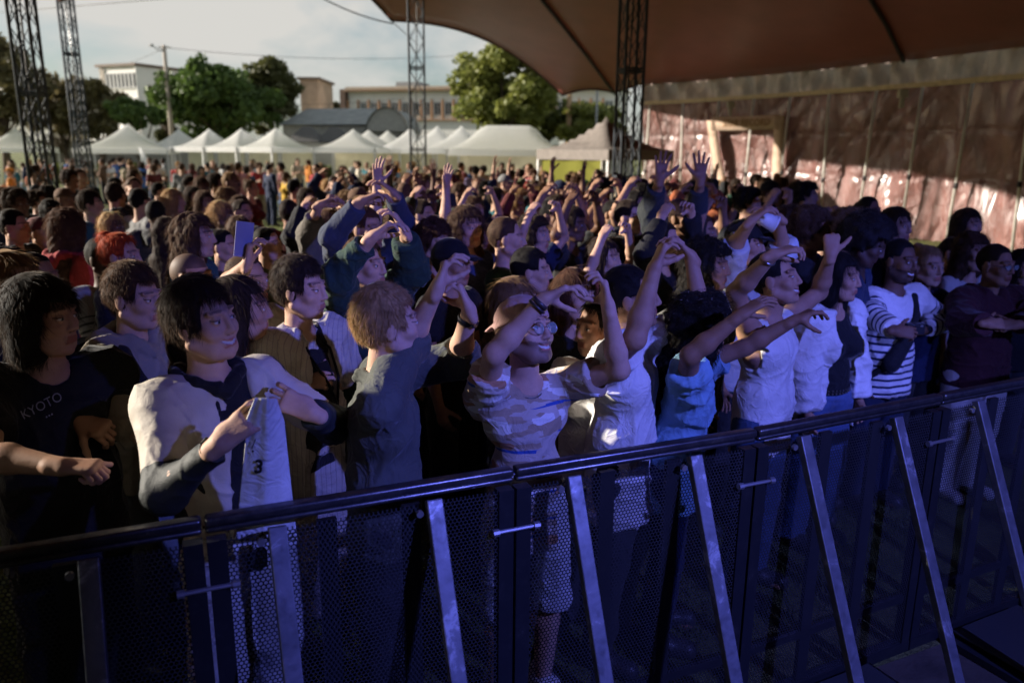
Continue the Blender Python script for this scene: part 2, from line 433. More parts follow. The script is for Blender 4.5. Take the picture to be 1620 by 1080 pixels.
def build_skin(g, arms, res=.007, hres=.0036, hdres=.0034, smile=False, beard=0, scalp=0, hands=True, brow=1.0, legs=True, neckr=.052):
    """one continuous body mesh; arms = {'R': dict(E,W,F,N,curl,spread,T)}"""
    k = g.k; b = g.b; m = g.sex == 'm'
    pts = [g.hc, g.pelvis]+[arms[s][q] for s in arms for q in ('E', 'W')]
    lo = np.min(pts, 0)-.26; hi = np.max(pts, 0)+.24; lo[2] = -.02 if legs else .7
    lo = np.minimum(lo, A(-.33, -.33, lo[2])); hi = np.maximum(hi, A(.33, .33, .3))
    F = Field(lo, hi, res)
    wst = (.118 if m else .1)*k*b
    hcz = g.h-.122
    F.rc(g.P(-.085*k, 0, hcz-.335*k), .098*k*b, g.P(.085*k, 0, hcz-.335*k), .098*k*b, .04, flat=(g.f, 1.05))
    F.rc(g.P(0, .005, hcz-.36*k), .12*k*b, g.P(0, 0, 1.04*k), wst, .05, flat=(g.f, 1.15))
    F.rc(g.P(-.075*k, 0, .93*k), .105*k*b, g.P(.075*k, 0, .93*k), .105*k*b, .05)
    if not m:
        for q in (-1, 1): F.ell(g.P(q*.075*k, .085*k, hcz-.385*k), (.06*k, .055*k, .058*k), None, .03)
    F.rc(g.neck-g.u*.02, .062*k, g.hc+g.hf*-.015-g.hu*.07, neckr*k if m else .044*k, .03)
    for s in arms:
        S = g.sh[s]; E = arms[s]['E']; W = arms[s]['W']; am = (1.0 if m else .84)*k*(.6+.4*b)
        F.rc(g.neck-g.u*.035, .05*k, S, .055*am, .04)
        F.rc(S, .06*am, S+(E-S)*.35, .05*am, .03); F.rc(S+(E-S)*.3, .05*am, E, .041*am, .02)
        F.rc(E, .041*am, E+(W-E)*.3, .043*am, .02); F.rc(E+(W-E)*.3, .043*am, W, .026*am, .02, flat=None)
    if legs:
        for q in (-1, 1):
            hp = g.P(q*.09*k, 0, .9*k); kn = g.P(q*.105*k, .01, .5*k); an = g.P(q*.115*k, -.03, .085*k)
            F.rc(hp, .088*k*b, kn, .056*k, .03); F.rc(kn, .055*k, kn+(an-kn)*.3+g.f*-.02, .057*k, .03)
            F.rc(kn+(an-kn)*.3, .055*k, an, .037*k, .03); F.rc(an-g.u*.04, .032, an+g.f*.15-g.u*.05, .03, .03)
    V, Q = F.mesh(); Vs = [V]; Qs = [Q]; n = len(V)
    dk = [np.zeros(n)]; lip = [np.zeros(n)]; ey = [np.zeros(n)]
    # head
    H = g.H; R = [g.hr, g.hf, g.hu]; c = g.hc
    F = Field(c-.17, c+.17, hdres)
    F.ell(H(0, -.018, .03), (.076, .096, .092), R, .02)
    F.ell(H(0, .028, -.035), (.06, .066, .078), R, .03)
    F.rc(H(-.028, .045, -.085), .026, H(.028, .045, -.085), .026, .025)
    F.ell(H(0, .072, -.1), (.022, .018, .018), R, .018)
    for q in (-1, 1):
        F.ell(H(q*.043, .058, -.022), (.024, .022, .02), R, .02)
        F.rc(H(q*.06, .0, -.055), .022, H(q*.03, .05, -.09), .02, .02)
        F.ell(H(q*.032, .103, .006), (.018, .02, .012), R, .014, 's')
        F.ell(H(q*.0315, .078, .005), (.0135,)*3, R, .002)
        F.rc(H(q*.014, .086, .031), .0075, H(q*.048, .074, .031), .007, .014)
        F.ell(H(q*.0115, .094, -.031), (.0085, .010, .0075), R, .007)
        F.ell(H(q*.079, -.008, -.004), (.009, .02, .033), R, .008)
    F.rc(H(0, .089, .022), .0075, H(0, .106, -.026), .0108, .012)
    F.rc(H(-.02, .087, -.058), .0065, H(.02, .087, -.058), .0065, .008); F.rc(H(-.017, .086, -.07), .0075, H(.017, .086, -.07), .0075, .008)
    if smile:
        sp = [(-.027, .082, -.054), (-.015, .094, -.0625), (0, .098, -.0655), (.015, .094, -.0625), (.027, .082, -.054)]
        for a_, b_ in zip(sp[:-1], sp[1:]): F.rc(H(*a_), .0056, H(*b_), .0056, .003, op='s')
        F.ell(H(0, .074, -.0625), (.023, .0165, .0055), R, .001)
        for q in (-1, 1): F.ell(H(q*.04, .066, -.035), (.016, .014, .013), R, .015)
    F.rc(H(0, -.02, -.06), .052 if m else .045, g.neck, neckr*k*1.02 if m else .046*k, .025)
    V, Q = F.mesh()
    q = (V-c)@np.array(R).T; x, y, z = q[:, 0], q[:, 1], q[:, 2]; ax = np.abs(x); fr = y > .045
    d = np.zeros(len(V)); l = np.zeros(len(V)); e = np.zeros(len(V))
    d[fr & (ax > .013) & (ax < .052) & (np.abs(z-(.0345-.12*np.maximum(0, ax-.036))) < .0036)] = .62*brow
    ee = ((ax-.0315)/.0125)**2+((z-.0045)/.0042)**2 < 1; e[ee & fr] = 1
    d[(((ax-.0315)/.0058)**2+((z-.0045)/.005)**2 < 1) & fr] = 1
    d[fr & (np.abs(z-.0095) < .0018) & (np.abs(ax-.0315) < .014)] = .8
    l[fr & (ax < .023) & (z < -.052) & (z > -.077) & (y > .07)] = .8
    if smile: t = fr & (ax < .0235) & (np.abs(z-(-.0655+14*x*x)) < .0046); e[t] = 1; l[t] = 0
    d[fr & (np.abs(z+.0405) < .002) & (ax < .014) & (ax > .005)] = .6
    if beard:
        bb = (z < -.045+.3*np.maximum(0, ax-.035)) & (y > .0) & (z > -.125) & ~((ax < .024) & (z > -.077) & (z < -.05)) | (fr & (z < -.044) & (z > -.054) & (ax < .03))
        bb |= (ax > .055) & (y > -.005) & (y < .02) & (z < -.02) & (z > -.1)
        d[bb] = np.maximum(d[bb], beard)
    if scalp: sb = ((z > .055) | ((y < .01) & (z > -.05))) & (ax < .09) & ~((ax > .072) & (z < .03) & (y > -.03)); d[sb] = np.maximum(d[sb], scalp)
    Vs.append(V); Qs.append(Q+n); n += len(V); dk.append(d); lip.append(l); ey.append(e)
    if hands:
        for s in arms:
            a = arms[s]; W = a['W']
            Fh = Field(W-.2*k, W+.2*k, hres)
            Fd = a.get('F', nrm(W-a['E'])); Nn = a.get('N', None)
            if Nn is None: Nn = -g.r if s == 'R' else g.r
            am = (1.0 if m else .86)*k
            Wo = W
            Fh.rc(a['E']+(W-a['E'])*.72, .031*am*(.7+.3*b), W, .0262*am, .0)
            add_hand(Fh, Wo, Fd, Nn, s, a.get('curl', (25, 25, 15)), a.get('spread', 5), a.get('T'), am, a.get('tc', 18))
            V, Q = Fh.mesh()
            Vs.append(V); Qs.append(Q+n); n += len(V)
            z0 = np.zeros(len(V)); dk.append(z0); lip.append(z0); ey.append(z0)
    return mesh('body', np.concatenate(Vs), np.concatenate(Qs), attrs={'dk': np.concatenate(dk), 'lip': np.concatenate(lip), 'ey': np.concatenate(ey)})
def seg_d(P, a, b):
    ba = b-a; t = np.clip(((P-a)@ba)/(ba@ba), 0, 1); return np.linalg.norm(P-a-t[:, None]*ba, axis=1), t
def build_top(g, arms, sl=.55, loose=.014, hem=.84, res=.007, hood=False, collar=False, open_=0, fold=.012, seed=1, tank=False, flare=.012, neckcut=.066, cuff=0, ff=55, hk=1.0):
    k = g.k; b = g.b; m = g.sex == 'm'; hcz = g.h-.122
    pts = [g.hc-.1*g.u, g.pelvis]
    for s in arms:
        pts.append(arms[s]['E'])
        if sl > 1: pts.append(arms[s]['W'])
    lo = np.min(pts, 0)-.18; hi = np.max(pts, 0)+.18; lo[2] = hem*k-.04
    lo[:2] = np.minimum(lo[:2], -.3); hi[:2] = np.maximum(hi[:2], .3)
    F = Field(lo, hi, res); o = loose
    F.rc(g.P(-.085*k, 0, hcz-.335*k), .098*k*b+o, g.P(.085*k, 0, hcz-.335*k), .098*k*b+o, .05, flat=(g.f, 1.05))
    F.rc(g.P(0, .005, hcz-.36*k), .122*k*b+o, g.P(0, .0, 1.04*k), (.125 if m else .108)*k*b+o*1.3, .05, flat=(g.f, 1.12))
    F.rc(g.P(-.055*k, .0, 1.06*k), .105*k*b+o, g.P(-.065*k, 0, hem*k-.05), .108*k*b+o*1.3, .05); F.rc(g.P(.055*k, .0, 1.06*k), .105*k*b+o, g.P(.065*k, 0, hem*k-.05), .108*k*b+o*1.3, .05)
    if not m:
        for q in (-1, 1): F.ell(g.P(q*.075*k, .088*k, hcz-.385*k), (.062*k+o*.6,)*3, None, .035)
    for s in arms:
        F.rc(g.neck-g.u*.045, .05*k+o*.5, g.sh[s], .055*k*(1 if m else .85)+o*(.6 if tank else 1), .045)
    F.cut(A(0, 0, hem*k), A(0, 0, -1))
    if open_:
        r, f = g.r, g.f
        F.cutfn(lambda X, Y, Z: np.maximum(np.abs(X*f4(r[0])+Y*f4(r[1])-f4(0.0))-f4(open_)-np.maximum(0, f4(1.35*k)-Z)*f4(.12), -(X*f4(f[0])+Y*f4(f[1])-f4(.01))-np.maximum(0, Z-f4(.95*k))*f4(math.sin(g.lean)))+0*Z, .006)
    if tank:
        for s in arms: F.rc(g.sh[s]+(g.sh[s]-g.neck)*.35, .075*k, g.sh[s]-g.u*.14+(g.sh[s]-g.neck)*.15, .07*k, .01, op='s')
    else:
        for s in arms:
            S = g.sh[s]; E = arms[s]['E']; W = arms[s]['W']; am = (1.0 if m else .85)*k*(.6+.4*b)
            t1 = min(1, sl); e1 = S+(E-S)*t1; F2 = F
            r1 = (.05-.008*t1)*am+o+flare*t1
            if sl < 1:
                F.rc(S, .06*am+o, e1, r1, .04)
                d = nrm(E-S); sl_, gg = F.sub(e1-.12, e1+.12)
                if sl_ is not None:
                    q = [gg[i]-f4(e1[i]) for i in range(3)]; h_ = q[0]*f4(d[0])+q[1]*f4(d[1])+q[2]*f4(d[2])
                    rr = np.sqrt(np.maximum(0, q[0]**2+q[1]**2+q[2]**2-h_**2))-f4(r1*1.35)
                    F.put(sl_, np.maximum(np.maximum(-h_, h_-f4(r1+.012)), rr).astype(f4), .003, 's')
            else:
                F.rc(S, .06*am+o, E, .043*am+o+flare*.5, .04)
                t2 = sl-1; w1 = E+(W-E)*t2; r2 = (.041-.014*t2)*am+o+flare*.3
                F.rc(E, .043*am+o+flare*.5, w1, r2, .03)
                if cuff: F.rc(w1-nrm(W-E)*.03, r2*.98, w1, r2*.82, .004)
                d = nrm(W-E); sl_, gg = F.sub(w1-.09, w1+.09)
                if sl_ is not None:
                    q = [gg[i]-f4(w1[i]) for i in range(3)]; h_ = q[0]*f4(d[0])+q[1]*f4(d[1])+q[2]*f4(d[2])
                    rr = np.sqrt(np.maximum(0, q[0]**2+q[1]**2+q[2]**2-h_**2))-f4(r2*1.5)
                    F.put(sl_, np.maximum(np.maximum(-h_, h_-f4(r2+.012)), rr).astype(f4), .003, 's')
    if neckcut:
        F.rc(g.neck+g.u*.0+g.f*.015, neckcut*k, g.neck+g.u*.2+g.f*.03, neckcut*k*1.3, .008, op='s')
    if hood:
        nb = g.neck+g.u*.015
        P = [nb+g.f*.085*k-g.u*.045, nb+g.f*.045*k+g.r*.075*k, nb-g.f*.03*k+g.r*.09*k+g.u*.01, nb-g.f*.1*k+g.r*.05*k-g.u*.0, nb-g.f*.125*k-g.u*.04]
        rr = [q*hk for q in (.018, .026, .034, .042, .055)]
        for q in (1, -1):
            PP = [p if q == 1 else p-2*g.r*((p-nb)@g.r) for p in P]
            for i in range(4): F.rc(PP[i], rr[i], PP[i+1], rr[i+1], .018)
    if collar:
        nb = g.neck+g.u*.01
        P = [nb+g.f*.07*k-g.u*.06, nb+g.f*.05*k+g.r*.06*k, nb-g.f*.02*k+g.r*.075*k+g.u*.012, nb-g.f*.075*k+g.u*.015]
        for q in (1, -1):
            PP = [p if q == 1 else p-2*g.r*((p-nb)@g.r) for p in P]
            for i in range(3): F.rc(PP[i], .013, PP[i+1], .013, .008); F.rc(PP[i]-g.u*.022+(PP[i]-nb)*.15, .010, PP[i+1]-g.u*.022+(PP[i+1]-nb)*.15, .010, .006)
    V, Q = F.mesh()
    N = vnormals(V, Q)
    V2 = folds(V, N, fold, seed, f=ff) if fold else V
    # u attribute: metres down the body or along a sleeve
    hz = hcz-.215; ut = hz-V[:, 2]; dt, _ = seg_d(V, g.P(0, 0, .9*k), g.P(0, 0, hcz-.28)); best = dt-.135; u = ut.copy(); sleeve = np.zeros(len(V))
    for s in arms:
        S = g.sh[s]; E = arms[s]['E']; W = arms[s]['W']
        d1, t1 = seg_d(V, S, E); d2, t2 = seg_d(V, E, W); L1 = np.linalg.norm(E-S); L2 = np.linalg.norm(W-E)
        dd = np.minimum(d1, d2)-.045; us = np.where(d1 < d2, t1*L1, L1+t2*L2)
        w = (dd < best); u[w] = us[w]+.02; sleeve[w] = np.where(d1 < d2, t1, 1+t2)[w]; best = np.minimum(best, dd)
    return mesh('shirt', V2, Q, attrs={'u': u, 'sleeve': sleeve})
def build_pants(g, res=.009, length=1.0, loose=.015, top=1.0, fold=.01, seed=3, skirt=False):
    k = g.k; b = g.b; F = Field(A(-.34, -.34, .02), A(.34, .34, 1.08*k), res)
    F.rc(g.P(-.07*k, 0, .94*k), .106*k*b+loose*.6, g.P(.07*k, 0, .94*k), .106*k*b+loose*.6, .05)
    if skirt:
        F.rc(g.P(-.05*k, 0, .9*k), .12*k*b, g.P(-.07*k, 0, .45*k), .17*k, .05); F.rc(g.P(.05*k, 0, .9*k), .12*k*b, g.P(.07*k, 0, .45*k), .17*k, .05)
        F.cut(A(0, 0, .5*k), A(0, 0, -1))
    else:
        for q in (-1, 1):
            hp = g.P(q*.09*k, 0, .88*k); kn = g.P(q*.105*k, .01, .5*k); an = g.P(q*.115*k, -.03, .085*k)
            F.rc(hp, .09*k*b+loose, kn, .06*k+loose*1.4, .02)
            if length > .5: F.rc(kn, .06*k+loose*1.4, an, .045*k+loose*1.3, .02)
            else: F.rc(kn, .06*k+loose*1.4, kn-g.u*.05, .064*k+loose*1.5, .01)
        F.cut(A(0, 0, .06 if length > .5 else .47*k), A(0, 0, -1))
    F.cut(A(0, 0, top*k+.0), A(0, 0, 1))
    V, Q = F.mesh(); N = vnormals(V, Q); V = folds(V, N, fold, seed, [A(.3, .2, 1), A(1, .4, .3), A(-.3, 1, .8)], 48)
    return mesh('skirt' if skirt else 'trousers', V, Q)
def build_shoes(g, res=.008):
    k = g.k; out = []
    for q in (-1, 1):
        an = g.P(q*.115*k, -.03, .085*k); F = Field(an-A(.3, .3, .1), an+A(.3, .3, .12), res)
        a = A(an[0], an[1], .045)-g.f*.03; bb = A(an[0], an[1], .04)+g.f*.15+g.r*q*.015
        F.rc(a, .045, bb, .043, .02); F.rc(a, .045, a+g.u*.05, .042, .02); F.ell(a+g.f*.07+g.u*.01, (.045, .06, .04), None, .03)
        F.cut(A(0, 0, .004), A(0, 0, -1)); out.append(F.mesh())
    V = np.concatenate([out[0][0], out[1][0]]); Q = np.concatenate([out[0][1], out[1][1]+len(out[0][0])])
    return mesh('shoes', V, Q)
def strands(P, N, flow, n, L, w, lift=.25, curl=0, grav=.5, seed=0, segs=3, up=None):
    r = np.random.default_rng(seed); i = r.integers(0, len(P), n)
    p = P[i]-N[i]*.004; nn = N[i]; t = flow[i]+r.normal(size=(n, 3))*.22+nn*lift*r.uniform(.2, 1.2, (n, 1))
    t /= np.linalg.norm(t, axis=1)[:, None]; l = L*r.uniform(.5, 1.15, (n, 1))/segs
    pts = [p]; c = r.normal(size=(n, 3))*curl
    for s in range(segs):
        p = p+t*l; pts.append(p); t = t+A(0, 0, -grav/segs)+c*(1 if s % 2 else -1)-nn*lift*.25; t /= np.linalg.norm(t, axis=1)[:, None]
    sd = np.cross(pts[1]-pts[0], nn+r.normal(size=(n, 3))*.8); sd /= np.maximum(1e-9, np.linalg.norm(sd, axis=1))[:, None]
    V = []; 
    for j, q in enumerate(pts[:-1]): ww = w*(1-.55*j/segs); V += [q-sd*ww/2, q+sd*ww/2]
    V.append(pts[-1]); V = np.stack(V, 1); m = V.shape[1]; b = (np.arange(n)*m)[:, None]
    Q = np.concatenate([b+np.array([2*j, 2*j+1, 2*j+3, 2*j+2]) for j in range(segs-1)]); T = b+np.array([2*segs-2, 2*segs-1, 2*segs])
    return V.reshape(-1, 3), Q, T
HAIR = dict(
 short=dict(g=.007, top=.015, side=-.02, nape=-.06, L=.022, lift=.4, n=5500, front=.062),
 crop=dict(g=.006, top=.010, side=-.0, nape=-.05, L=.015, lift=.8, n=3000, front=.07),
 tousled=dict(g=.012, top=.026, side=-.035, nape=-.08, L=.032, lift=.4, n=9000, front=.055, amp=.004, curl=.07),
 curtain=dict(g=.016, top=.026, side=-.06, nape=-.105, L=.05, lift=.08, n=7000, front=.055, amp=.005, fy=.05),
 bob=dict(g=.022, top=.022, side=-.13, nape=-.14, L=.06, lift=.05, n=7000, front=.04, amp=.003, fy=.06, skirt=.13),
 long=dict(g=.012, top=.015, side=-.13, nape=-.14, L=.10, lift=.04, n=6500, front=.05, amp=.004, tail=.30),
 wavy=dict(g=.022, top=.022, side=-.13, nape=-.14, L=.08, lift=.22, n=7500, front=.045, amp=.012, tail=.24, curl=.3),
 curly=dict(g=.026, top=.034, side=-.04, nape=-.085, L=.045, lift=1.1, n=6500, front=.05, amp=.016, curl=.9),
 afro=dict(g=.06, top=.065, side=-.03, nape=-.075, L=.03, lift=1.5, n=7000, front=.055, amp=.008, curl=1.2),
 longcurly=dict(g=.04, top=.034, side=-.13, nape=-.14, L=.06, lift=.9, n=8000, front=.05, amp=.018, curl=.8, tail=.22),
 bun=dict(g=.009, top=.014, side=-.03, nape=-.07, L=.05, lift=.12, n=3000, front=.068, bun=.042),
 pony=dict(g=.01, top=.014, side=-.03, nape=-.07, L=.08, lift=.12, n=3500, front=.066, pony=1))
def build_hair(g, style, res=.0055, dens=1.0, w=.0016, seed=0):
    s = HAIR[style]; H = g.H; R = [g.hr, g.hf, g.hu]; c = g.hc; tl = s.get('tail', 0)
    F = Field(c-A(.22, .22, .2+tl), c+A(.22, .22, .24), res); q = s['g']; tp = s['top']
    F.ell(H(0, -.02, .032), (.077+q, .097+q, .09+tp), R, .02)
    if s['side'] < -.1 or s.get('skirt'):
        for x in (-1, 1):
            F.rc(H(x*.055, -.01, .02), .055+q*.6, H(x*.06, -.02, s['side']+.03), .04+q*.6, .03)
        F.rc(H(0, -.06, 0), .07+q*.5, H(0, -.055, s['nape']+.02), .06+q*.5, .03)
    if tl:
        e = g.neck-g.u*.02
        for x in (-1, 1):
            a = H(x*.065, -.03, -.06); b1 = e+g.r*x*.1+g.f*-.01+A(0, 0, -.0); b2 = e+g.r*x*.1+g.f*.06-A(0, 0, tl*.7)
            F.rc(a, .04+q*.4, b1, .038+q*.4, .03); F.rc(b1, .038+q*.4, b2, .022, .03)
        b1 = e-g.f*.08; F.rc(H(0, -.07, -.06), .06+q*.3, b1, .055+q*.3, .03); F.rc(b1, .06, e-g.f*.13-A(0, 0, tl*.75), .03, .03)
        F.rc(b1+g.r*.05, .05, e-g.f*.12+g.r*.07-A(0, 0, tl*.7), .025, .03); F.rc(b1-g.r*.05, .05, e-g.f*.12-g.r*.07-A(0, 0, tl*.7), .025, .03)
    X, Y, Z = [a.astype(f4) for a in (F.ax[0][:, None, None], F.ax[1][None, :, None], F.ax[2][None, None, :])]
    p = [X-f4(c[0]), Y-f4(c[1]), Z-f4(c[2])]
    loc = [p[0]*f4(R[j][0])+p[1]*f4(R[j][1])+p[2]*f4(R[j][2]) for j in range(3)]
    fy = s.get('fy', .045); x_, y_, z_ = loc
    F.D = np.maximum(F.D, -np.maximum(fy-y_, z_-s['front']-.02-1.2*np.maximum(0, y_-.09)))           # face opening
    F.D = np.maximum(F.D, -np.maximum(.008-y_-(.0 if s['side'] > -.1 else -.03), z_-(s['side']+.04)) if s['side'] > -.1 else -np.maximum(np.maximum(.028-y_, z_-.03), np.abs(x_)-.075))
    if not tl:
        F.D = np.maximum(F.D, (s['nape']+.25*np.maximum(0, y_))-z_)
        if s['side'] > -.1: F.D = np.maximum(F.D, np.where(y_ > -.05, s['side']-z_, -1))
    if s.get('bun'): F.ell(H(0, -.085, .1), (s['bun'],)*3, None, .01)
    if s.get('pony'):
        F.rc(H(0, -.1, .05), .03, H(0, -.15, -.02), .032, .01); F.rc(H(0, -.15, -.02), .032, H(0, -.14, -.17), .016, .02)
    V, Q = F.mesh(); N = vnormals(V, Q)
    am = s.get('amp', .003); V = V+N*(am*(noise(V, 46, seed)+.5*noise(V, 95, seed+1)))[:, None]
    # flow: away from crown, downwards
    cr = H(0, -.05, .12); aw = V-cr; aw /= np.linalg.norm(aw, axis=1)[:, None]+1e-6
    fl = aw+A(0, 0, -.5); fl -= N*(np.sum(fl*N, 1))[:, None]; fl /= np.linalg.norm(fl, axis=1)[:, None]+1e-6
    n = int(s['n']*dens)
    lz = (V-c)@g.hu; keep = np.where((N@g.hu > -.6))[0]
    SV, SQ, ST = strands(V[keep], N[keep], fl[keep], n, s['L'], w, s['lift'], s.get('curl', .03), .35, seed)
    nv = len(V)
    return mesh('hair', np.concatenate([V, SV]), np.concatenate([Q, SQ+nv]), ST+nv)
def default_arm(g, s, E, W, **kw):
    """E, W in body coordinates (x outwards, y forward, z up) relative to the shoulder, true lengths enforced"""
    sg = 1 if s == 'R' else -1; k = g.k*(1 if g.sex == 'm' else .95); S = g.sh[s]
    e = nrm(g.r*sg*E[0]+g.f*E[1]+g.u*E[2])*.29*k; w = nrm(g.r*sg*W[0]+g.f*W[1]+g.u*W[2])*.255*k
    d = dict(E=S+e, W=S+e+w)
    for q in ('F', 'N', 'T'):
        if q in kw: v = kw.pop(q); d[q] = nrm(g.r*sg*v[0]+g.f*v[1]+g.u*v[2])
    d.update(kw); return d
def px_arm(g, s, base, el, wr, en='n', wn='n', F=None, N=None, T=None, k=1.0, **kw):
    kk = g.k*(1 if g.sex == 'm' else .95)*k
    E, W = ik(g.sh[s], .29*kk, el, .255*kk, wr, base, en, wn); d = dict(E=E, W=W)
    for n_, v in (('F', F), ('N', N), ('T', T)):
        if v is not None: d[n_] = pxvec(*v)
    d.update(kw); return d
# ------------------------------------------------------------ the individually posed people
PEOPLE = []      # (x, y, radius)
def solve_rig(px, py, Y, **kw):
    kw.setdefault('build', .9)
    """a rig whose head top sits on the picture ray (px,py) at distance Y; returns rig and ground position"""
    p = atY(px, py, Y); h = p[2]/max(.9, 1)
    for _ in range(5):
        g = Rig(h=h, **kw); h += p[2]-g.top()[2]
    g = Rig(h=h, **kw); t = g.top(); return g, A(p[0]-t[0], p[1]-t[1], 0)
def place(g, base, arms, label, skin_='fair', hair=('short', 'dark'), top=None, pants=None, shoes=SHOE, group='young people crowded behind the stage barrier', q=1.0, seed=0, smile=False, beard=0, scalp=0, brow=1, legs=True, jacket=None, hairseed=None, body=None):
    root = empty('person', (base[0], base[1], 0)); tag(root, label, 'person', group)
    b = build_skin(g, arms, .0085*q, .0036*q, .0034*q, smile, beard, scalp, brow=brow)
    link('body', b, root, SK[skin_])
    if hair: link('hair', build_hair(g, hair[0], .0055*q, 1.0/q, .0015*q, seed), root, HR[hair[1]])
    parts = {}
    if top:
        t = dict(top); m = t.pop('mat'); nm = t.pop('name', 'shirt')
        parts['top'] = link(nm, build_top(g, arms, res=.0065*q, seed=seed, **t), root, m)
    if jacket:
        t = dict(jacket); m = t.pop('mat'); nm = t.pop('name', 'jacket')
        parts['jacket'] = link(nm, build_top(g, arms, res=.0068*q, seed=seed+5, **t), root, m)
    t = dict(pants or {}); m = t.pop('mat', CL('denim')); link('skirt' if t.get('skirt') else 'trousers', build_pants(g, .009*q, seed=seed, **t), root, m)
    if shoes is not None: link('shoes', build_shoes(g, .009*q), root, shoes)
    PEOPLE.append((base[0], base[1], .3)); parts['root'] = root; parts['g'] = g; parts['arms'] = arms; parts['base'] = base
    return parts
def child_mb(mb, name, mat, P, smooth=True): return mb.build(name, mat, P['root'], smooth)
def glasses(P, round_=True, mat=None):
    g = P['g']; m = MB(); H = g.H
    for q in (-1, 1):
        a = np.arange(17)*2*math.pi/16
        m.tube([H(q*.034+.024*math.cos(t), .103-.004*abs(math.cos(t)), .002+(.021 if round_ else .016)*math.sin(t)) for t in a], .0016, 6, False)
        m.tube([H(q*.058, .1, .006), H(q*.082, .04, .01), H(q*.084, -.01, .008)], .0016, 6)
    m.tube([H(-.01, .108, .005), H(0, .112, .008), H(.01, .108, .005)], .0016, 6)
    o = child_mb(m, 'glasses', mat or flat('metal_frame', (.35, .33, .3), .3, .9), P)
    l = MB()
    for q in (-1, 1):
        a = np.arange(16)*2*math.pi/16; l.poly([H(q*.034+.023*math.cos(t), .102, .002+(.02 if round_ else .015)*math.sin(t)) for t in a])
    ob = l.build('lens', GLASS, o); return o
GLASS, _t, _b = nt('lens_glass'); _b.inputs['Alpha'].default_value = .22; _b.inputs['Roughness'].default_value = .02; _b.inputs['Base Color'].default_value = (.75, .95, .88, 1); _b.inputs['IOR'].default_value = 1.2
def ring(P, s, t, name, mat, r=.033, w=.018, th=.003, face=None):
    """band round the wrist at fraction t of the forearm"""
    a = P['arms'][s]; d = nrm(a['W']-a['E']); c = a['E']+(a['W']-a['E'])*t
    x = nrm(np.cross(d, (0, .3, 1))); y = np.cross(d, x); m = MB()
    m.lathe([(r-th, -w/2), (r, -w/2), (r+th*.5, 0), (r, w/2), (r-th, w/2)], c, 20, np.array([x, y, d]))
    o = child_mb(m, name, mat, P)
    if face:
        v = pxvec(*face); v = nrm(v-d*(v@d)); f = MB(); f.lathe([(0, .006), (.014, .006), (.017, .003), (.017, -.004)], c+v*(r+.002), 16, np.array([d, np.cross(v, d), v]))
        f.build('watch_face', flat('watch_glass', (.02, .02, .03), .08), o)
    return o
def cap_mesh(P, mat, brim=True, back=False, name='cap', g_=.012):
    g = P['g'] if isinstance(P, dict) else P; H = g.H; R = [g.hr, g.hf, g.hu]
    F = Field(g.hc-.2, g.hc+.24, .006); F.ell(H(0, -.015, .04), (.079+g_, .099+g_, .088+g_), R, .01)
    c = H(0, .0, .035); n = -nrm(g.hu+g.hf*(-.12)); F.cut(c, n)
    if brim:
        s = -1 if back else 1
        F.rc(H(-.035, s*.1, .045), .018, H(-.03, s*.165, .03), .014, .01, flat=(g.hu, 3.5)); F.rc(H(.035, s*.1, .045), .018, H(.03, s*.165, .03), .014, .01, flat=(g.hu, 3.5))
        F.rc(H(-.03, s*.155, .034), .014, H(.03, s*.155, .034), .014, .01, flat=(g.hu, 3.5))
        F.ell(H(0, s*.11, .043), (.055, .05, .007), R, .012)
    V, Q = F.mesh(); N = vnormals(V, Q); V = V+N*(.0015*noise(V, 90, 3))[:, None]
    me = mesh(name, V, Q)
    if isinstance(P, dict): return link(name, me, P['root'], mat)
    return me
def phone(center, F_, N_dir, mat=None, label='', name='phone'):
    root = empty('phone', tuple(center)); x = nrm(F_); n = nrm(N_dir-x*(np.asarray(N_dir)@x)); y = np.cross(n, x)
    m = MB(); m.box((0, 0, 0), (.15, .073, .008), np.array([x, y, n])); m.build('case', mat or BLACKP, root)
    m = MB(); m.box(-n*.0046, (.142, .067, .001), np.array([x, y, n])); m.build('screen', flat('phone_glass', (.05, .07, .12), .06), root)
    tag(root, label, 'phone'); return root
def cloth_strip(P_, name, pts, width, th, mat, parent, n_=None):
    m = MB(); pts = [np.asarray(p, float) for p in pts]
    g = []
    for i, p in enumerate(pts):
        d = pts[min(i+1, len(pts)-1)]-pts[max(i-1, 0)]; w = nrm(np.cross(nrm(d), n_[i] if isinstance(n_, list) else n_))
        nn = nrm(np.cross(w, nrm(d))); g.append([p-w*width/2, p-w*width/2+nn*th, p+w*width/2+nn*th, p+w*width/2, p-w*width/2])
    m.grid(np.array(g)); return m.build(name, mat, parent, True)
def bvh_of(objs):
    V = []; T = []; n = 0
    for o in objs:
        me = o.data; nv = len(me.vertices); a = np.empty(nv*3, f4); me.vertices.foreach_get('co', a); a = a.reshape(-1, 3)
        off = np.array(o.parent.location if o.parent else (0, 0, 0)); V += [tuple(v) for v in (a+off)]
        for p in me.polygons: T.append([i+n for i in p.vertices])
        n += nv
    return BVHTree.FromPolygons(V, T)
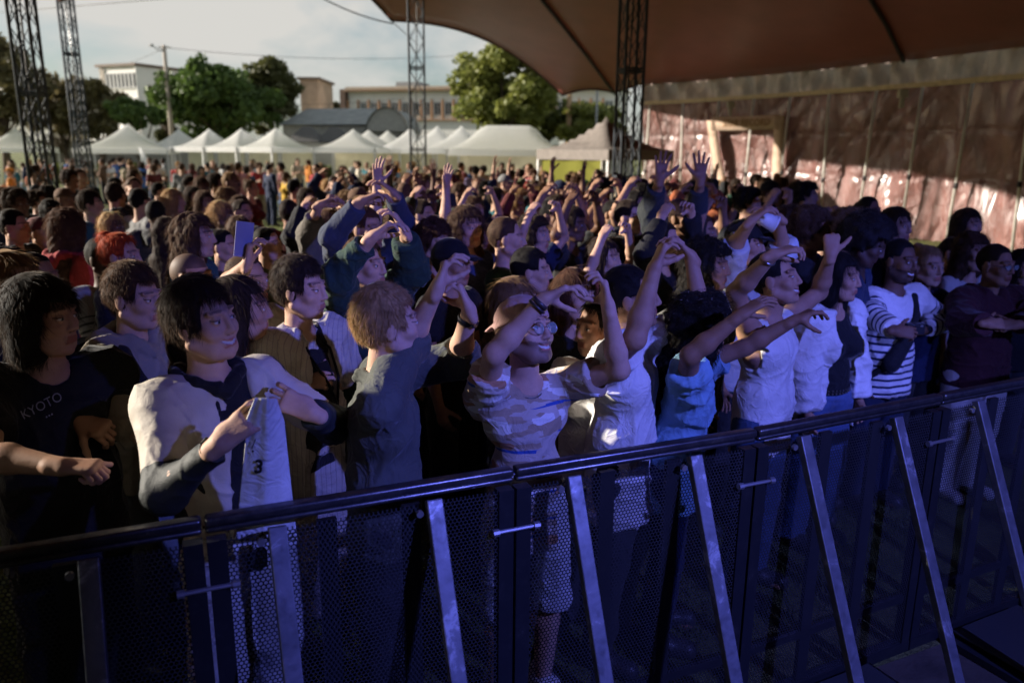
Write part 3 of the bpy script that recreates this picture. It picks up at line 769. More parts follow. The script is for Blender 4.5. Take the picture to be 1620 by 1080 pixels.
def decal_text(txt, px, py, hpx, ang, objs, mat, name, parent, off=.004, spacing=1.0, bold=0.0, xs=1.0):
    """lettering laid on the cloth under a picture point: real letters with their own position on the cloth"""
    cu = bpy.data.curves.new('t', 'FONT'); cu.body = txt; cu.align_x = 'CENTER'; cu.align_y = 'CENTER'; cu.space_character = spacing; cu.offset = bold; cu.resolution_u = 3
    ob = bpy.data.objects.new('t', cu); COL.objects.link(ob); bpy.context.view_layer.update()
    me = bpy.data.meshes.new_from_object(ob.evaluated_get(bpy.context.evaluated_depsgraph_get())); bpy.data.objects.remove(ob)
    bm_ = __import__('bmesh').new(); bm_.from_mesh(me); __import__('bmesh').ops.subdivide_edges(bm_, edges=[e for e in bm_.edges if e.calc_length() > .12], cuts=2); bm_.to_mesh(me); bm_.free()
    T_ = bvh_of(objs); c, s = math.cos(ang), math.sin(ang); hit0 = None
    org = np.array(parent.location) if parent else np.zeros(3)
    for v in me.vertices:
        x, y = v.co.x*hpx/.7*xs, -v.co.y*hpx/.7
        d = ray(px+x*c-y*s, py+x*s+y*c); d = d/np.linalg.norm(d)
        hit = T_.ray_cast(Vector(CAMP), Vector(d), 30)
        if hit[0] is None: t = hit0 or 3
        else: t = hit[3]; hit0 = t
        v.co = Vector(CAMP+d*(t-off)-org)
    me.name = name; o = link(name, me, parent, None); me.materials.append(mat); return o

def heroes():
    H = {}
    W_ = lambda n, c, k, c2=None, **kw: cloth(n, c, .85, k, c2, **kw)
    # 1 far left: dark bob, black T-shirt
    g, b = solve_rig(55, 441, 2.42, phi=48, hphi=34, lean=2)
    ar = dict(R=px_arm(g, 'R', b, (-22, 720), (98, 738), 'n', 'n', F=(1, .02, .1), N=(0, 1, .3), curl=(70, 75, 50)),
              L=px_arm(g, 'L', b, (75, 690), (128, 668), 'f', 'n', F=(.9, .2, -.2), N=(0, .6, .6), curl=(60, 60, 40)))
    H[1] = place(g, b, ar, 'person with a dark chin-length bob in a black KYOTO T-shirt at the left edge', 'mid', ('bob', 'black'),
                 dict(mat=CL('black'), sl=.7, loose=.03, hem=.78, fold=.016), dict(mat=CL('black')), seed=1)
    # 2 beige hoodie, backpack
    g, b = solve_rig(207, 421, 3.0, phi=78, lean=4, hpitch=-3)
    ar = dict(R=px_arm(g, 'R', b, (158, 628), (222, 690), 'n', 'n', curl=(50, 50, 30)), L=default_arm(g, 'L', (.1, .1, -1), (0, .6, -.5), curl=(40, 40, 20)))
    H[2] = place(g, b, ar, 'person in a pale beige hoodie carrying a black backpack, short tousled brown hair', 'fair', ('tousled', 'brown'),
                 dict(mat=cloth('hoodie_beige', (.30, .26, .2)), name='hoodie', sl=1.92, loose=.032, hem=.86, hood=True, fold=.018, cuff=1), dict(mat=cloth('jeans_grey', (.12, .13, .14)), loose=.03), seed=2)
    # 3 varsity jacket, holding up a white T-shirt
    g, b = solve_rig(302, 446, 2.31, phi=52, hphi=16, lean=0, side=6, hpitch=6, build=.78, htilt=-4)
    ar = dict(R=px_arm(g, 'R', b, (262, 778), (347, 702), 'n', 'n', F=(48, -42, 5), N=(.1, .25, 1), curl=(22, 40, 22), spread=8, T=(.9, .1, .5)),
              L=px_arm(g, 'L', b, (528, 672), (492, 652), 'f', 'n', F=(-44, -22, -6), N=(-.1, .3, 1), curl=(25, 42, 25), spread=8, T=(-.9, -.1, .5)))
    H[3] = place(g, b, ar, 'smiling person with dark curtain hair in a cream and black varsity jacket', 'fair', ('curtain', 'dark'),
                 dict(mat=CL('black'), name='hoodie', sl=.4, loose=.004, hem=.8, hood=True, hk=.62, fold=.014), dict(mat=cloth('trousers_pale', (.5, .5, .5)), loose=.03), seed=3, smile=True,
                 jacket=dict(mat=None, sl=1.9, loose=.016, hem=.8, open_=.05, fold=.013, neckcut=.066, cuff=1, flare=.004) | dict(mat=VARSITY))
    # 4 open striped shirt, lanyard, phone
    g, b = solve_rig(470, 410, 3.15, phi=62, hphi=14, lean=2)
    ar = dict(R=px_arm(g, 'R', b, (424, 590), (478, 604), 'f', 'n', F=(1, -.1, 0), N=(0, .3, 1), curl=(45, 50, 30)), L=px_arm(g, 'L', b, (545, 600), (508, 610), 'f', 'n', F=(-1, -.2, -.2), N=(0, -1, .2), curl=(40, 45, 30)))
    H[4] = place(g, b, ar, 'person with wavy brown hair in an open pale striped shirt over black', 'fair', ('tousled', 'dark'),
                 dict(mat=CL('black'), sl=.3, loose=.012, hem=.85), dict(mat=W_('trousers_striped', (.4, .36, .33), 'pin', (.15, .13, .16)), loose=.03), seed=4,
                 jacket=dict(mat=W_('shirt_striped', (.52, .48, .44), 'pin', (.22, .2, .25)), name='open_shirt', sl=.85, loose=.034, hem=.74, open_=.07, fold=.018, neckcut=.075, collar=True, flare=.03))
    # 5 blond, grey-green hoodie, heart
    g, b = solve_rig(603, 458, 2.55, phi=98, hphi=8, lean=3, hpitch=6)
    ar = dict(R=px_arm(g, 'R', b, (645, 545), (692, 455), 'f', 'n', F=(12, -35, 0), N=(1, .25, .1), T=(1, -.3, .1), curl=(38, 38, 22), spread=2),
              L=px_arm(g, 'L', b, (768, 560), (742, 490), 'n', 'n', F=(-14, -35, 0), N=(-1, .2, 0), T=(-1, -.2, .1), curl=(45, 42, 25), spread=2))
    H[5] = place(g, b, ar, 'blond person seen from behind in a grey-green hoodie, arms up making a heart, dark watch', 'fair', ('tousled', 'blond'),
                 dict(mat=cloth('hoodie_grey_green', (.085, .09, .082)), name='hoodie', sl=1.28, loose=.022, hem=.84, hood=False, collar=True, fold=.016, cuff=0, flare=.02), dict(mat=CL('charcoal'), loose=.02), seed=5)
    # 6 pink cap, patterned T-shirt, heart
    g, b = solve_rig(820, 474, 2.78, phi=28, hphi=18, lean=-3, hpitch=16, htilt=6, build=.8)
    ar = dict(R=px_arm(g, 'R', b, (782, 560), (872, 460), 'n', 'f', F=(38, -20, 0), N=(.45, .9, 0), T=(.85, .55, 0), curl=(26, 34, 20), spread=1),
              L=px_arm(g, 'L', b, (980, 585), (962, 484), 'n', 'n', F=(-6, -34, 0), N=(-1, -.05, 0), T=(-.95, -.05, 0), curl=(32, 55, 35), spread=1))
    H[6] = place(g, b, ar, 'laughing bearded person in a pink cap, round glasses and patterned tan T-shirt', 'fair', ('short', 'brown'),
                 dict(mat=W_('tshirt_blocks', (.5, .43, .38), 'blocks', (.36, .27, .19)), sl=.62, loose=.013, hem=.76, fold=.013, flare=.03), dict(mat=cloth('shorts_white', (.6, .6, .6)), length=.4, loose=.022), shoes=SHOEW, seed=6, smile=True, beard=.55)
    # 7 white T-shirt, arms high
    g, b = solve_rig(988, 424, 3.05, phi=62, hphi=14, lean=0, hpitch=8)
    ar = dict(R=px_arm(g, 'R', b, (1004, 536), (1037, 418), 'n', 'f', F=(14, -36, 0), N=(1, .4, .1), T=(1, -.2, 0), curl=(38, 42, 25), spread=2),
              L=px_arm(g, 'L', b, (1133, 490), (1092, 402), 'f', 'n', F=(-26, -26, 0), N=(-.6, .9, 0), T=(-1, .2, 0), curl=(35, 40, 25), spread=2))
    H[7] = place(g, b, ar, 'dark-haired person in a plain white T-shirt with both long arms joined high overhead', 'mid', ('short', 'black'),
                 dict(mat=CL('white'), sl=.6, loose=.02, hem=.7, fold=.018, flare=.03), dict(mat=CL('charcoal')), seed=7, beard=.3)
    # 9 light blue T-shirt, curly hair, arms reaching right
    g, b = solve_rig(1112, 470, 3.15, phi=78, hphi=20, lean=8)
    ar = dict(R=px_arm(g, 'R', b, (1092, 562), (1178, 494), 'n', 'n', F=(32, -22, 0), N=(.3, 1, .4), T=(.9, .3, .2), curl=(15, 25, 15), spread=6),
              L=px_arm(g, 'L', b, (1240, 528), (1296, 486), 'f', 'n', F=(30, -16, 0), N=(.3, 1, .2), T=(.9, .8, 0), curl=(35, 35, 15), spread=6))
    H[9] = place(g, b, ar, 'person with curly black hair in a light blue T-shirt stretching both arms to the right', 'tan', ('longcurly', 'black'),
                 dict(mat=cloth('tshirt_light_blue', (.2, .36, .5)), sl=.62, loose=.02, hem=.75, fold=.02, flare=.028), dict(mat=CL('navy')), seed=9)
    # 10 white vest, laughing
    g, b = solve_rig(1215, 402, 3.6, phi=48, hphi=10, lean=0, hpitch=14)
    ar = dict(R=px_arm(g, 'R', b, (1164, 462), (1222, 404), 'n', 'n', F=(40, -14, 0), N=(.1, 1, .3), T=(.9, .4, 0), curl=(30, 45, 30), spread=7),
              L=px_arm(g, 'L', b, (1296, 462), (1314, 402), 'f', 'n', F=(2, -30, 0), N=(.2, .1, 1), curl=(80, 60, 30), spread=8))
    H[10] = place(g, b, ar, 'laughing person in a white sleeveless vest, bare arms raised, bracelet and short necklace', 'mid', ('short', 'black'),
                  dict(mat=CL('white'), name='vest', sl=.5, loose=.014, hem=.78, tank=True, neckcut=.09, fold=.012), dict(mat=CL('denim')), seed=10, smile=True)
    # 11 white open jacket
    g, b = solve_rig(1328, 402, 4.1, phi=30, hphi=18, sex='f', lean=2)
    ar = dict(R=default_arm(g, 'R', (.25, .1, -1), (.0, .25, -1)), L=default_arm(g, 'L', (.3, .05, -1), (0, .25, -1)))
    H[11] = place(g, b, ar, 'person with long dark hair in an open white jacket, black top and studded belt', 'mid', ('long', 'black'),
                  dict(mat=CL('black'), sl=.4, loose=.006, hem=.98, fold=.006), dict(mat=cloth('jeans_blue', (.08, .13, .25)), loose=.03), seed=11,
                  jacket=dict(mat=CL('white'), sl=1.9, loose=.04, hem=.74, open_=.085, fold=.018, neckcut=.09, cuff=1))
    # 12 sailor stripes
    g, b = solve_rig(1425, 380, 4.6, phi=22, hphi=4, lean=2, build=.98)
    ar = dict(R=px_arm(g, 'R', b, (1382, 500), (1418, 524), 'n', 'n', F=(1, .1, 0), N=(0, .3, 1), curl=(40, 40, 20)), L=px_arm(g, 'L', b, (1490, 506), (1462, 522), 'f', 'n', F=(-1, 0, 0), N=(0, .3, 1), curl=(40, 40, 20)))
    H[12] = place(g, b, ar, 'smiling person in a white jumper with navy sailor stripes, black crossbody strap', 'brown', ('crop', 'black'),
                  dict(mat=W_('jumper_striped', (.7, .68, .66), 'stripe', (.02, .025, .06)), name='jumper', sl=1.85, loose=.024, hem=.78, fold=.012, flare=.012), dict(mat=cloth('jeans_dark', (.025, .035, .07))), seed=12, smile=True, beard=.6)
    # 13 maroon hoodie, glasses, white trousers
    g, b = solve_rig(1578, 388, 4.75, phi=18, hphi=6, lean=2, build=1.1)
    ar = dict(R=px_arm(g, 'R', b, (1522, 508), (1562, 512), 'n', 'n', F=(1, 0, 0), N=(0, .5, 1), curl=(70, 70, 40)), L=px_arm(g, 'L', b, (1648, 508), (1608, 514), 'n', 'n', F=(-1, 0, 0), N=(0, .5, 1), curl=(70, 70, 40)))
    H[13] = place(g, b, ar, 'person in glasses, maroon hoodie and white trousers with fists at the waist', 'tan', ('crop', 'dark'),
                  dict(mat=cloth('hoodie_dark_maroon', (.06, .018, .022)), name='hoodie', sl=1.9, loose=.035, hem=.82, hood=True, fold=.018, cuff=1), dict(mat=CL('white'), loose=.035), shoes=SHOEW, seed=13)
    # ---- second row with their own poses
    def semi(n, px, py, Y, lab, sk, hair, topm, arms=None, sex='m', top=None, rig=None, pants=None, **kw):
        g, b = solve_rig(px, py, Y, sex=sex, **(rig or {}))
        ar = arms(g, b) if arms else dict(R=default_arm(g, 'R', (.2, .05, -1), (0, .3, -1)), L=default_arm(g, 'L', (.2, .05, -1), (0, .3, -1)))
        t = dict(mat=topm, sl=.6, loose=.02, hem=.82); t.update(top or {})
        H[n] = place(g, b, ar, lab, sk, hair, t, pants or dict(mat=CL('charcoal')), q=1.35, seed=20+len(H), **kw); return H[n]
    semi('phone', 386, 405, 3.75, 'person in a ribbed cream T-shirt filming with a phone held overhead', 'mid', ('crop', 'brown'), cloth('tshirt_cream', (.5, .45, .38)),
         lambda g, b: dict(R=px_arm(g, 'R', b, (352, 455), (391, 418), 'n', 'n', F=(3, -20, 0), N=(1, 0, .2), curl=(45, 45, 25)), L=default_arm(g, 'L', (.5, .5, -.2), (-.5, .6, .8))), rig=dict(phi=70))
    semi('arch', 577, 330, 4.6, 'person in a dusty blue top arching both arms into a wide heart above the head', 'mid', ('short', 'auburn'), cloth('top_dusty_blue', (.045, .055, .09)),
         lambda g, b: dict(R=px_arm(g, 'R', b, (525, 372), (572, 318), 'n', 'n', F=(1, -.4, 0), N=(.3, 1, 0), curl=(30, 35, 20)), L=px_arm(g, 'L', b, (636, 352), (622, 306), 'n', 'n', F=(-1, -.9, 0), N=(-.3, 1, 0), curl=(30, 35, 20))),
         top=dict(sl=1.85, loose=.02), rig=dict(phi=55))
    semi('green', 573, 378, 3.7, 'person in a dark green sweatshirt curving both arms into a heart overhead', 'fair', ('short', 'brown'), cloth('sweat_green', (.022, .05, .04)),
         lambda g, b: dict(R=px_arm(g, 'R', b, (536, 436), (590, 374), 'n', 'n', F=(1, -.7, 0), N=(.3, 1, 0), curl=(35, 35, 20)), L=px_arm(g, 'L', b, (652, 425), (640, 366), 'n', 'n', F=(-.6, -1, 0), N=(-1, .3, 0), curl=(30, 35, 20))),
         top=dict(sl=1.8, loose=.028, name='sweatshirt', fold=.018), rig=dict(phi=65))
    semi('wide', 520, 333, 5.0, 'auburn-haired person in a grey ribbed sleeve top, hands meeting in a flat heart', 'mid', ('long', 'auburn'), cloth('top_grey_rib', (.13, .115, .1)),
         lambda g, b: dict(R=px_arm(g, 'R', b, (487, 370), (505, 324), 'n', 'n', F=(1, -.5, 0), N=(.3, 1, 0), curl=(25, 30, 20)), L=px_arm(g, 'L', b, (566, 372), (550, 326), 'n', 'n', F=(-1, -.5, 0), N=(-.3, 1, 0), curl=(25, 30, 20))),
         sex='f', top=dict(sl=1.6), rig=dict(phi=60))
    semi('palms', 1072, 318, 5.4, 'person in a dark jacket reaching both open palms high in front of the wine-red wall', 'tan', ('short', 'brown'), cloth('jacket_dark', (.03, .035, .04)),
         lambda g, b: dict(R=px_arm(g, 'R', b, (1030, 332), (1044, 284), 'n', 'n', F=(.1, -1, 0), N=(.2, 0, -1), curl=(4, 6, 4), spread=12), L=px_arm(g, 'L', b, (1102, 334), (1108, 284), 'n', 'n', F=(.05, -1, 0), N=(-.2, 0, -1), curl=(4, 6, 4), spread=12)),
         top=dict(sl=1.7, loose=.028), rig=dict(phi=45, hpitch=10))
    semi('cup', 1178, 352, 4.5, 'person in a blue-lit white sweatshirt and dark cap lifting a pale cup', 'mid', ('short', 'dark'), cloth('sweat_white', (.55, .55, .56)),
         lambda g, b: dict(R=px_arm(g, 'R', b, (1155, 398), (1188, 350), 'n', 'n', F=(.7, -.6, 0), N=(.6, .6, .2), curl=(30, 35, 20)), L=px_arm(g, 'L', b, (1238, 398), (1232, 345), 'n', 'n', F=(-.6, -.4, 0), N=(-.6, .6, .2), curl=(30, 35, 20))),
         top=dict(sl=1.3, loose=.03), rig=dict(phi=55))
    semi('profile', 952, 472, 3.25, 'person with dark pulled-back hair in profile, peeking out between two pairs of raised arms', 'tan', ('bun', 'black'), CL('white'), sex='f', rig=dict(phi=-25, hphi=-30))
    semi('blondlong', 812, 441, 3.75, 'person with long straight blond hair right behind the pink cap', 'fair', ('long', 'dirty'), CL('black'), sex='f', rig=dict(phi=60))
    semi('stripedark', 908, 428, 3.7, 'auburn-haired person in a black jumper with two thin white stripes', 'fair', ('long', 'auburn'), W_('jumper_black_striped', (.015, .015, .018), 'stripe', (.3, .3, .3)), sex='f', top=dict(sl=1.8), rig=dict(phi=40))
    semi('profiled', 838, 394, 4.25, 'dark-haired person in shadow, blue-lit profile above the pink cap', 'fair', ('short', 'black'), CL('black'), rig=dict(phi=80))
    semi('buzz', 297, 401, 3.95, 'person with a buzz cut and bare temples, just above the varsity jacket', 'mid', None, CL('navy'), rig=dict(phi=82), scalp=.75)
    semi('teal', 303, 341, 4.55, 'person with big shoulder-length wavy brown hair in a teal T-shirt', 'fair', ('wavy', 'brown'), cloth('tshirt_teal', (.03, .09, .1)), sex='f', rig=dict(phi=95))
    semi('redhair', 185, 371, 4.4, 'person with bright orange-red tied hair and a black top', 'fair', ('bun', 'red'), CL('black'), sex='f', rig=dict(phi=88))
    semi('redhood', 102, 333, 5.3, 'person with long wavy auburn hair in a red hoodie, back to the camera', 'fair', ('wavy', 'auburn'), CL('red'), sex='f', rig=dict(phi=160), top=dict(sl=1.9, hood=True, loose=.03))
    semi('stripesleeve', 158, 378, 4.75, 'person with cropped hair in a striped top raising folded hands to the chin', 'deep', ('crop', 'black'), W_('top_grey_striped', (.35, .34, .32), 'stripe', (.06, .06, .06)),
         lambda g, b: dict(R=default_arm(g, 'R', (.15, .4, -1), (-.5, .5, .9), curl=(70, 70, 40)), L=default_arm(g, 'L', (.15, .4, -1), (-.5, .5, .9), curl=(70, 70, 40))), rig=dict(phi=70), top=dict(sl=1.8))
    semi('ginger', 686, 354, 4.6, 'person with a mop of ginger curls in a dark top', 'fair', ('curly', 'auburn'), CL('charcoal'), rig=dict(phi=48))
    semi('capd', 712, 381, 4.2, 'person in a black cap with the face lost in shadow beside the ginger curls', 'mid', ('short', 'black'), CL('black'), rig=dict(phi=60))
    semi('floral', 737, 329, 4.95, 'person with loose wavy brown hair in a navy flowered blouse', 'fair', ('wavy', 'brown'), W_('blouse_navy', (.02, .03, .09), 'waffle', (.08, .1, .2)), sex='f', rig=dict(phi=42))
    semi('curlylong', 1120, 385, 4.1, 'person with long black ringlets, framed between the two arms joined overhead', 'tan', ('longcurly', 'black'), CL('black'), sex='f', rig=dict(phi=60))
    semi('capm', 1165, 357, 5.0, 'person in a charcoal cap, blue light on the cheek', 'mid', ('short', 'black'), CL('black'), rig=dict(phi=60))
    semi('curlman', 1284, 333, 4.75, 'person with short brown curls looking to the right above the white vest', 'tan', ('curly', 'brown'), CL('black'), rig=dict(phi=65))
    semi('curlblond', 1347, 335, 4.9, 'person with dark blond curls right above the white jacket', 'fair', ('curly', 'dirty'), CL('olive'), rig=dict(phi=40))
    semi('afro', 1385, 353, 4.4, 'person with a round black afro bowing forward in a dark denim jacket', 'deep', ('afro', 'black'), cloth('denim_dark', (.02, .03, .06)), rig=dict(phi=60, lean=10, hpitch=-18), top=dict(sl=1.9, loose=.03))
    semi('blondear', 1468, 391, 4.95, 'person with blond hair tied back, tucked behind the sailor stripes', 'fair', ('bun', 'blond'), CL('navy'), sex='f', rig=dict(phi=20))
    semi('blouse', 1540, 371, 5.35, 'person with wavy brown hair in a ruffled white blouse', 'fair', ('wavy', 'brown'), cloth('blouse_white', (.6, .58, .55)), sex='f', rig=dict(phi=20), top=dict(sl=.9, fold=.02))
    semi('longdark', 1532, 331, 6.1, 'tall person with long dark hair in a bottle-green jacket before the tent wall', 'fair', ('long', 'dark'), CL('dark green'), sex='f', rig=dict(phi=25), top=dict(sl=1.9, loose=.03))
    semi('edge', 1622, 398, 5.3, 'person with dark wavy hair cut off by the right edge of the view', 'fair', ('wavy', 'dark'), CL('black'), sex='f', rig=dict(phi=10))
    semi('straight', 1418, 329, 5.4, 'person with straight dark hair parted in the middle, behind the afro', 'fair', ('long', 'dark'), CL('black'), sex='f', rig=dict(phi=30))
    semi('hallo', 8, 400, 3.1, 'person with long light brown hair at the left edge, beside the chin-length bob', 'fair', ('long', 'dirty'), CL('navy'), sex='f', rig=dict(phi=85))
    semi('longback', 372, 440, 2.95, 'person with very long dark hair directly behind the varsity jacket', 'mid', ('long', 'dark'), CL('black'), sex='f', rig=dict(phi=100))
    semi('shorthead', 50, 402, 3.9, 'person with close-cropped hair in side view behind the chin-length bob', 'tan', ('crop', 'black'), CL('charcoal'), rig=dict(phi=88))
    return H

# ------------------------------------------------------------ things worn or held by the front rows
def accessories(H):
    MET = flat('metal_bright', (.5, .48, .45), .3, .9)
    glasses(H[6]); glasses(H[13], False, flat('frame_dark', (.03, .03, .03), .3))
    cap_mesh(H[6], cloth('cap_pink', (.5, .3, .27)), True, True)
    cap_mesh(H['capd'], CL('black')); cap_mesh(H['capm'], CL('charcoal')); cap_mesh(H['cup'], CL('black'))
    ring(H[5], 'L', .84, 'wristwatch', flat('strap_black', (.01, .01, .012), .5), .033, .024, face=(.8, .3, -.6))
    ring(H[6], 'R', .93, 'bracelet', flat('beads_dark', (.04, .03, .03), .4), .031, .016); ring(H[6], 'R', .87, 'bracelet', flat('beads_dark', 0), .033, .009)
    ring(H[10], 'R', .9, 'bracelet', MET, .032, .008); ring(H[12], 'L', .97, 'wristwatch', flat('strap_black', 0), .034, .024, face=(.2, 0, -1))
    # necklace
    for k, c in ((10, MET), (6, flat('beads_dark', 0))):
        g = H[k]['g']; m = MB(); a = np.linspace(-2.6, 2.6, 24); m.tube([g.neck+g.r*.062*math.sin(t)+g.f*(.062*math.cos(t)+.018)-g.u*(.012+.03*math.cos(t)) for t in a], .0022, 5); m.build('necklace', c, H[k]['root'])
    # lanyard and phone of the striped shirt
    P = H[4]; g = P['g']; hz = g.h-.122
    m = MB(); m.tube([g.P(-.07, .0, hz-.2), g.P(-.065, .1, hz-.25), g.P(-.05, .155, hz-.36), g.P(-.03, .165, hz-.48)], .006, 6); m.tube([g.P(.07, .0, hz-.2), g.P(.05, .1, hz-.27), g.P(.01, .155, hz-.38), g.P(-.03, .165, hz-.48)], .006, 6)
    m.build('lanyard', CL('black'), P['root'], True)
    w = (P['arms']['R']['W']+P['arms']['L']['W'])/2+P['base']; phone(w+pxvec(0, -.3, -1)*.05+A(.02, 0, .03), pxvec(1, -.35, 0), pxvec(0, .3, -1), None, 'phone held at the waist in front of the open striped shirt')
    P = H['phone']; w = P['arms']['R']['W']+P['base']+A(-.01, .01, .105); phone(w, A(.12, .1, 1), A(.55, -1, .1), flat('case_lilac', (.2, .19, .3), .35), 'lilac phone held up above the crowd to film')
    # small camera between the sailor's hands
    P = H[12]; w = (P['arms']['R']['W']+P['arms']['L']['W'])/2+P['base']; root = empty('camera', tuple(w+A(0, -.03, .02))); m = MB(); m.box((0, 0, 0), (.1, .04, .06)); m.lathe([(0, -.05), (.022, -.05), (.024, 0)], (0, 0, 0), 14, np.array([A(1, 0, 0), A(0, 0, 1), A(0, 1, 0)])); m.build('body', BLACKP, root); m = MB(); m.box((.03, -.021, .018), (.014, .004, .01)); m.build('flash', MET, root); tag(root, 'small black camera held in front of the sailor-striped jumper', 'camera')
    # crossbody bag strap of the sailor
    g = P['g']; hz = g.h-.122; root = empty('crossbody_bag', (P['base'][0], P['base'][1], 0)); tag(root, 'black crossbody bag slung over the sailor-striped jumper', 'bag')
    F = Field(A(-.4, -.4, .7), A(.4, .4, 1.6), .009)
    pts = [g.P(-.12, -.05, hz-.2), g.P(-.105, .06, hz-.215), g.P(-.06, .135, hz-.31), g.P(.02, .16, hz-.45), g.P(.1, .15, hz-.58), g.P(.16, .06, hz-.68)]
    for a, b in zip(pts[:-1], pts[1:]): F.rc(a, .026, b, .026, .01, flat=(g.f, 1.8))
    F.rc(pts[3], .045, pts[4], .06, .02, flat=(g.f, 1.3)); V, Q = F.mesh(); link('bag', mesh('bag', V, Q), root, CL('black'))
    # backpack on the beige hoodie
    P = H[2]; g = P['g']; hz = g.h-.122; root = empty('backpack', (P['base'][0], P['base'][1], 0)); tag(root, 'black backpack on the back of the beige hoodie', 'backpack')
    F = Field(A(-.5, -.5, .75), A(.5, .5, 1.65), .009)
    F.rc(g.P(-.07, -.2, hz-.32), .1, g.P(.07, -.2, hz-.32), .1, .04); F.rc(g.P(-.07, -.21, hz-.6), .12, g.P(.07, -.21, hz-.6), .12, .08); F.rc(g.P(0, -.21, hz-.32), .14, g.P(0, -.22, hz-.6), .15, .05)
    V, Q = F.mesh(); V = folds(V, vnormals(V, Q), .012, 4); link('pack', mesh('pack', V, Q), root, CL('black'))
    for s in (-1, 1):
        F = Field(A(-.5, -.5, .75), A(.5, .5, 1.65), .007)
        pts = [g.P(s*.11, -.15, hz-.24), g.P(s*.13, -.06, hz-.165), g.P(s*.135, .05, hz-.19), g.P(s*.14, .125, hz-.3), g.P(s*.165, .09, hz-.46), g.P(s*.16, -.06, hz-.56)]
        for a, b in zip(pts[:-1], pts[1:]): F.rc(a, .03, b, .03, .01)
        V, Q = F.mesh(); link('strap', mesh('strap', V, Q), root, CL('black'))
    # studded belt
    P = H[11]; g = P['g']; m = MB(); a = np.linspace(0, 2*math.pi, 33); 
    ring_ = [g.P(.152*math.sin(t), .128*math.cos(t), .985*g.k) for t in a]; m.grid([[p-A(0, 0, .018), p+A(0, 0, .018)] for p in ring_]); b = m.build('belt', CL('black'), P['root'], True)
    m = MB()
    for t in np.linspace(-1.2, 1.2, 17):
        for dz in (-.008, .008): c = g.P(.156*math.sin(t), .132*math.cos(t), .985*g.k+dz); m.box(c, (.007, .007, .007))
    m.build('studs', MET, b)
    # paper cup of the raised hand
    P = H['cup']; w = (P['arms']['R']['W']+P['arms']['L']['W'])/2+P['base']+A(0, 0, .0); ax = pxvec(.75, .35, 0); x = nrm(np.cross(ax, (0, 1, 0))); root = empty('cup', tuple(w)); m = MB(); m.lathe([(.0, -.06), (.03, -.06), (.044, .06), (.04, .058), (.027, -.055)], (0, 0, 0), 18, np.array([x, np.cross(ax, x), ax])); m.build('cup_wall', flat('cup_white', (.7, .7, .7), .5), root, True)
    m = MB(); m.lathe([(0, .062), (.046, .062), (.046, .052)], (0, 0, 0), 18, np.array([x, np.cross(ax, x), ax])); m.build('lid', flat('cup_white', 0), root, True); tag(root, 'white cup lifted between two raised hands', 'cup')
    # lettering on the black T-shirt
    P = H[1]; LT = flat('print_grey', (.34, .35, .36), .8)
    decal_text('KYOTO', 66, 642, 15, math.radians(-27), [P['top']], LT, 'lettering', P['root'], off=.014, spacing=1.0, bold=-.006, xs=.95)
    decal_text('▪▪▪', 78, 657, 6, math.radians(-27), [P['top']], LT, 'small_print', P['root'])
    # the white T-shirt held over the rail
    SH = cloth('held_tshirt_white', (.78, .77, .76)); nx, nz = 44, 60; G = np.zeros((nx, nz, 3)); Yb = 1.935
    for j in range(nz):
        t = j/(nz-1); py = 630+t*225; l = 396-24*t+(-2 if t < .2 else 0); r = 446+24*t
        if t < .15: l += 10*(1-t/.15); r -= 8*(1-t/.15)
        for i in range(nx):
            s = i/(nx-1); Y = Yb+.075*t+.06*s+(.006*math.sin(s*8+1.2*t)+.0022*math.sin(s*19+3*t))*(1-.4*t)-.03*math.sin(math.pi*s)*(1-t)
            p = atY(l+(r-l)*s, py, Y+(t*.0)); G[i, j] = p
    base = G[nx//2, nz-1].copy(); root = empty('held_tshirt', tuple(base)); tag(root, 'white T-shirt with a black 3 held up over the barrier rail by two hands', 'T-shirt')
    m = MB(); m.grid(G-base); o = m.build('cloth', SH, root, True); o.modifiers.new('s', 'SOLIDIFY').thickness = .004
    V = G.reshape(-1, 3); me_t = bpy.data.objects.new('tmp', o.data); me_t.parent = root
    BK = flat('print_black', (.012, .012, .014), .7)
    decal_text('3', 409, 739, 21, math.radians(8), [o], BK, 'number_three', root, off=.009, bold=.03)
    decal_text('•', 400, 714, 10, 0, [o], BK, 'small_mark', root, off=.009); decal_text('/', 401, 703, 16, math.radians(6), [o], BK, 'thin_mark', root, off=.009)
    bpy.data.objects.remove(me_t)
# ------------------------------------------------------------ stage barrier
def perf_metal():
    m, t, b = nt('perforated_steel'); c = coords(t, 'UV')
    # hexagonal round holes, 12.5 mm pitch, cut right through the sheet
    sx = t.nodes.new('ShaderNodeSeparateXYZ'); t.links.new(c, sx.inputs[0])
    X = mathn(t, 'MULTIPLY', sx.outputs[0], 1/.0135); Y = mathn(t, 'MULTIPLY', sx.outputs[1], 1/(.0135*.866))
    row = mathn(t, 'FLOOR', Y); odd = mathn(t, 'MODULO', mathn(t, 'ABSOLUTE', row), 2.0)
    X2 = mathn(t, 'ADD', X, mathn(t, 'MULTIPLY', odd, .5))
    fx = mathn(t, 'SUBTRACT', mathn(t, 'FRACT', X2), .5); fy = mathn(t, 'MULTIPLY', mathn(t, 'SUBTRACT', mathn(t, 'FRACT', Y), .5), .866)
    d = mathn(t, 'SQRT', mathn(t, 'ADD', mathn(t, 'MULTIPLY', fx, fx), mathn(t, 'MULTIPLY', fy, fy)))
    hole = mathn(t, 'LESS_THAN', d, .385)
    t.links.new(mathn(t, 'SUBTRACT', 1.0, hole), b.inputs['Alpha'])
    b.inputs['Base Color'].default_value = (.034, .035, .038, 1); b.inputs['Roughness'].default_value = .6; b.inputs['Metallic'].default_value = .3
    return m
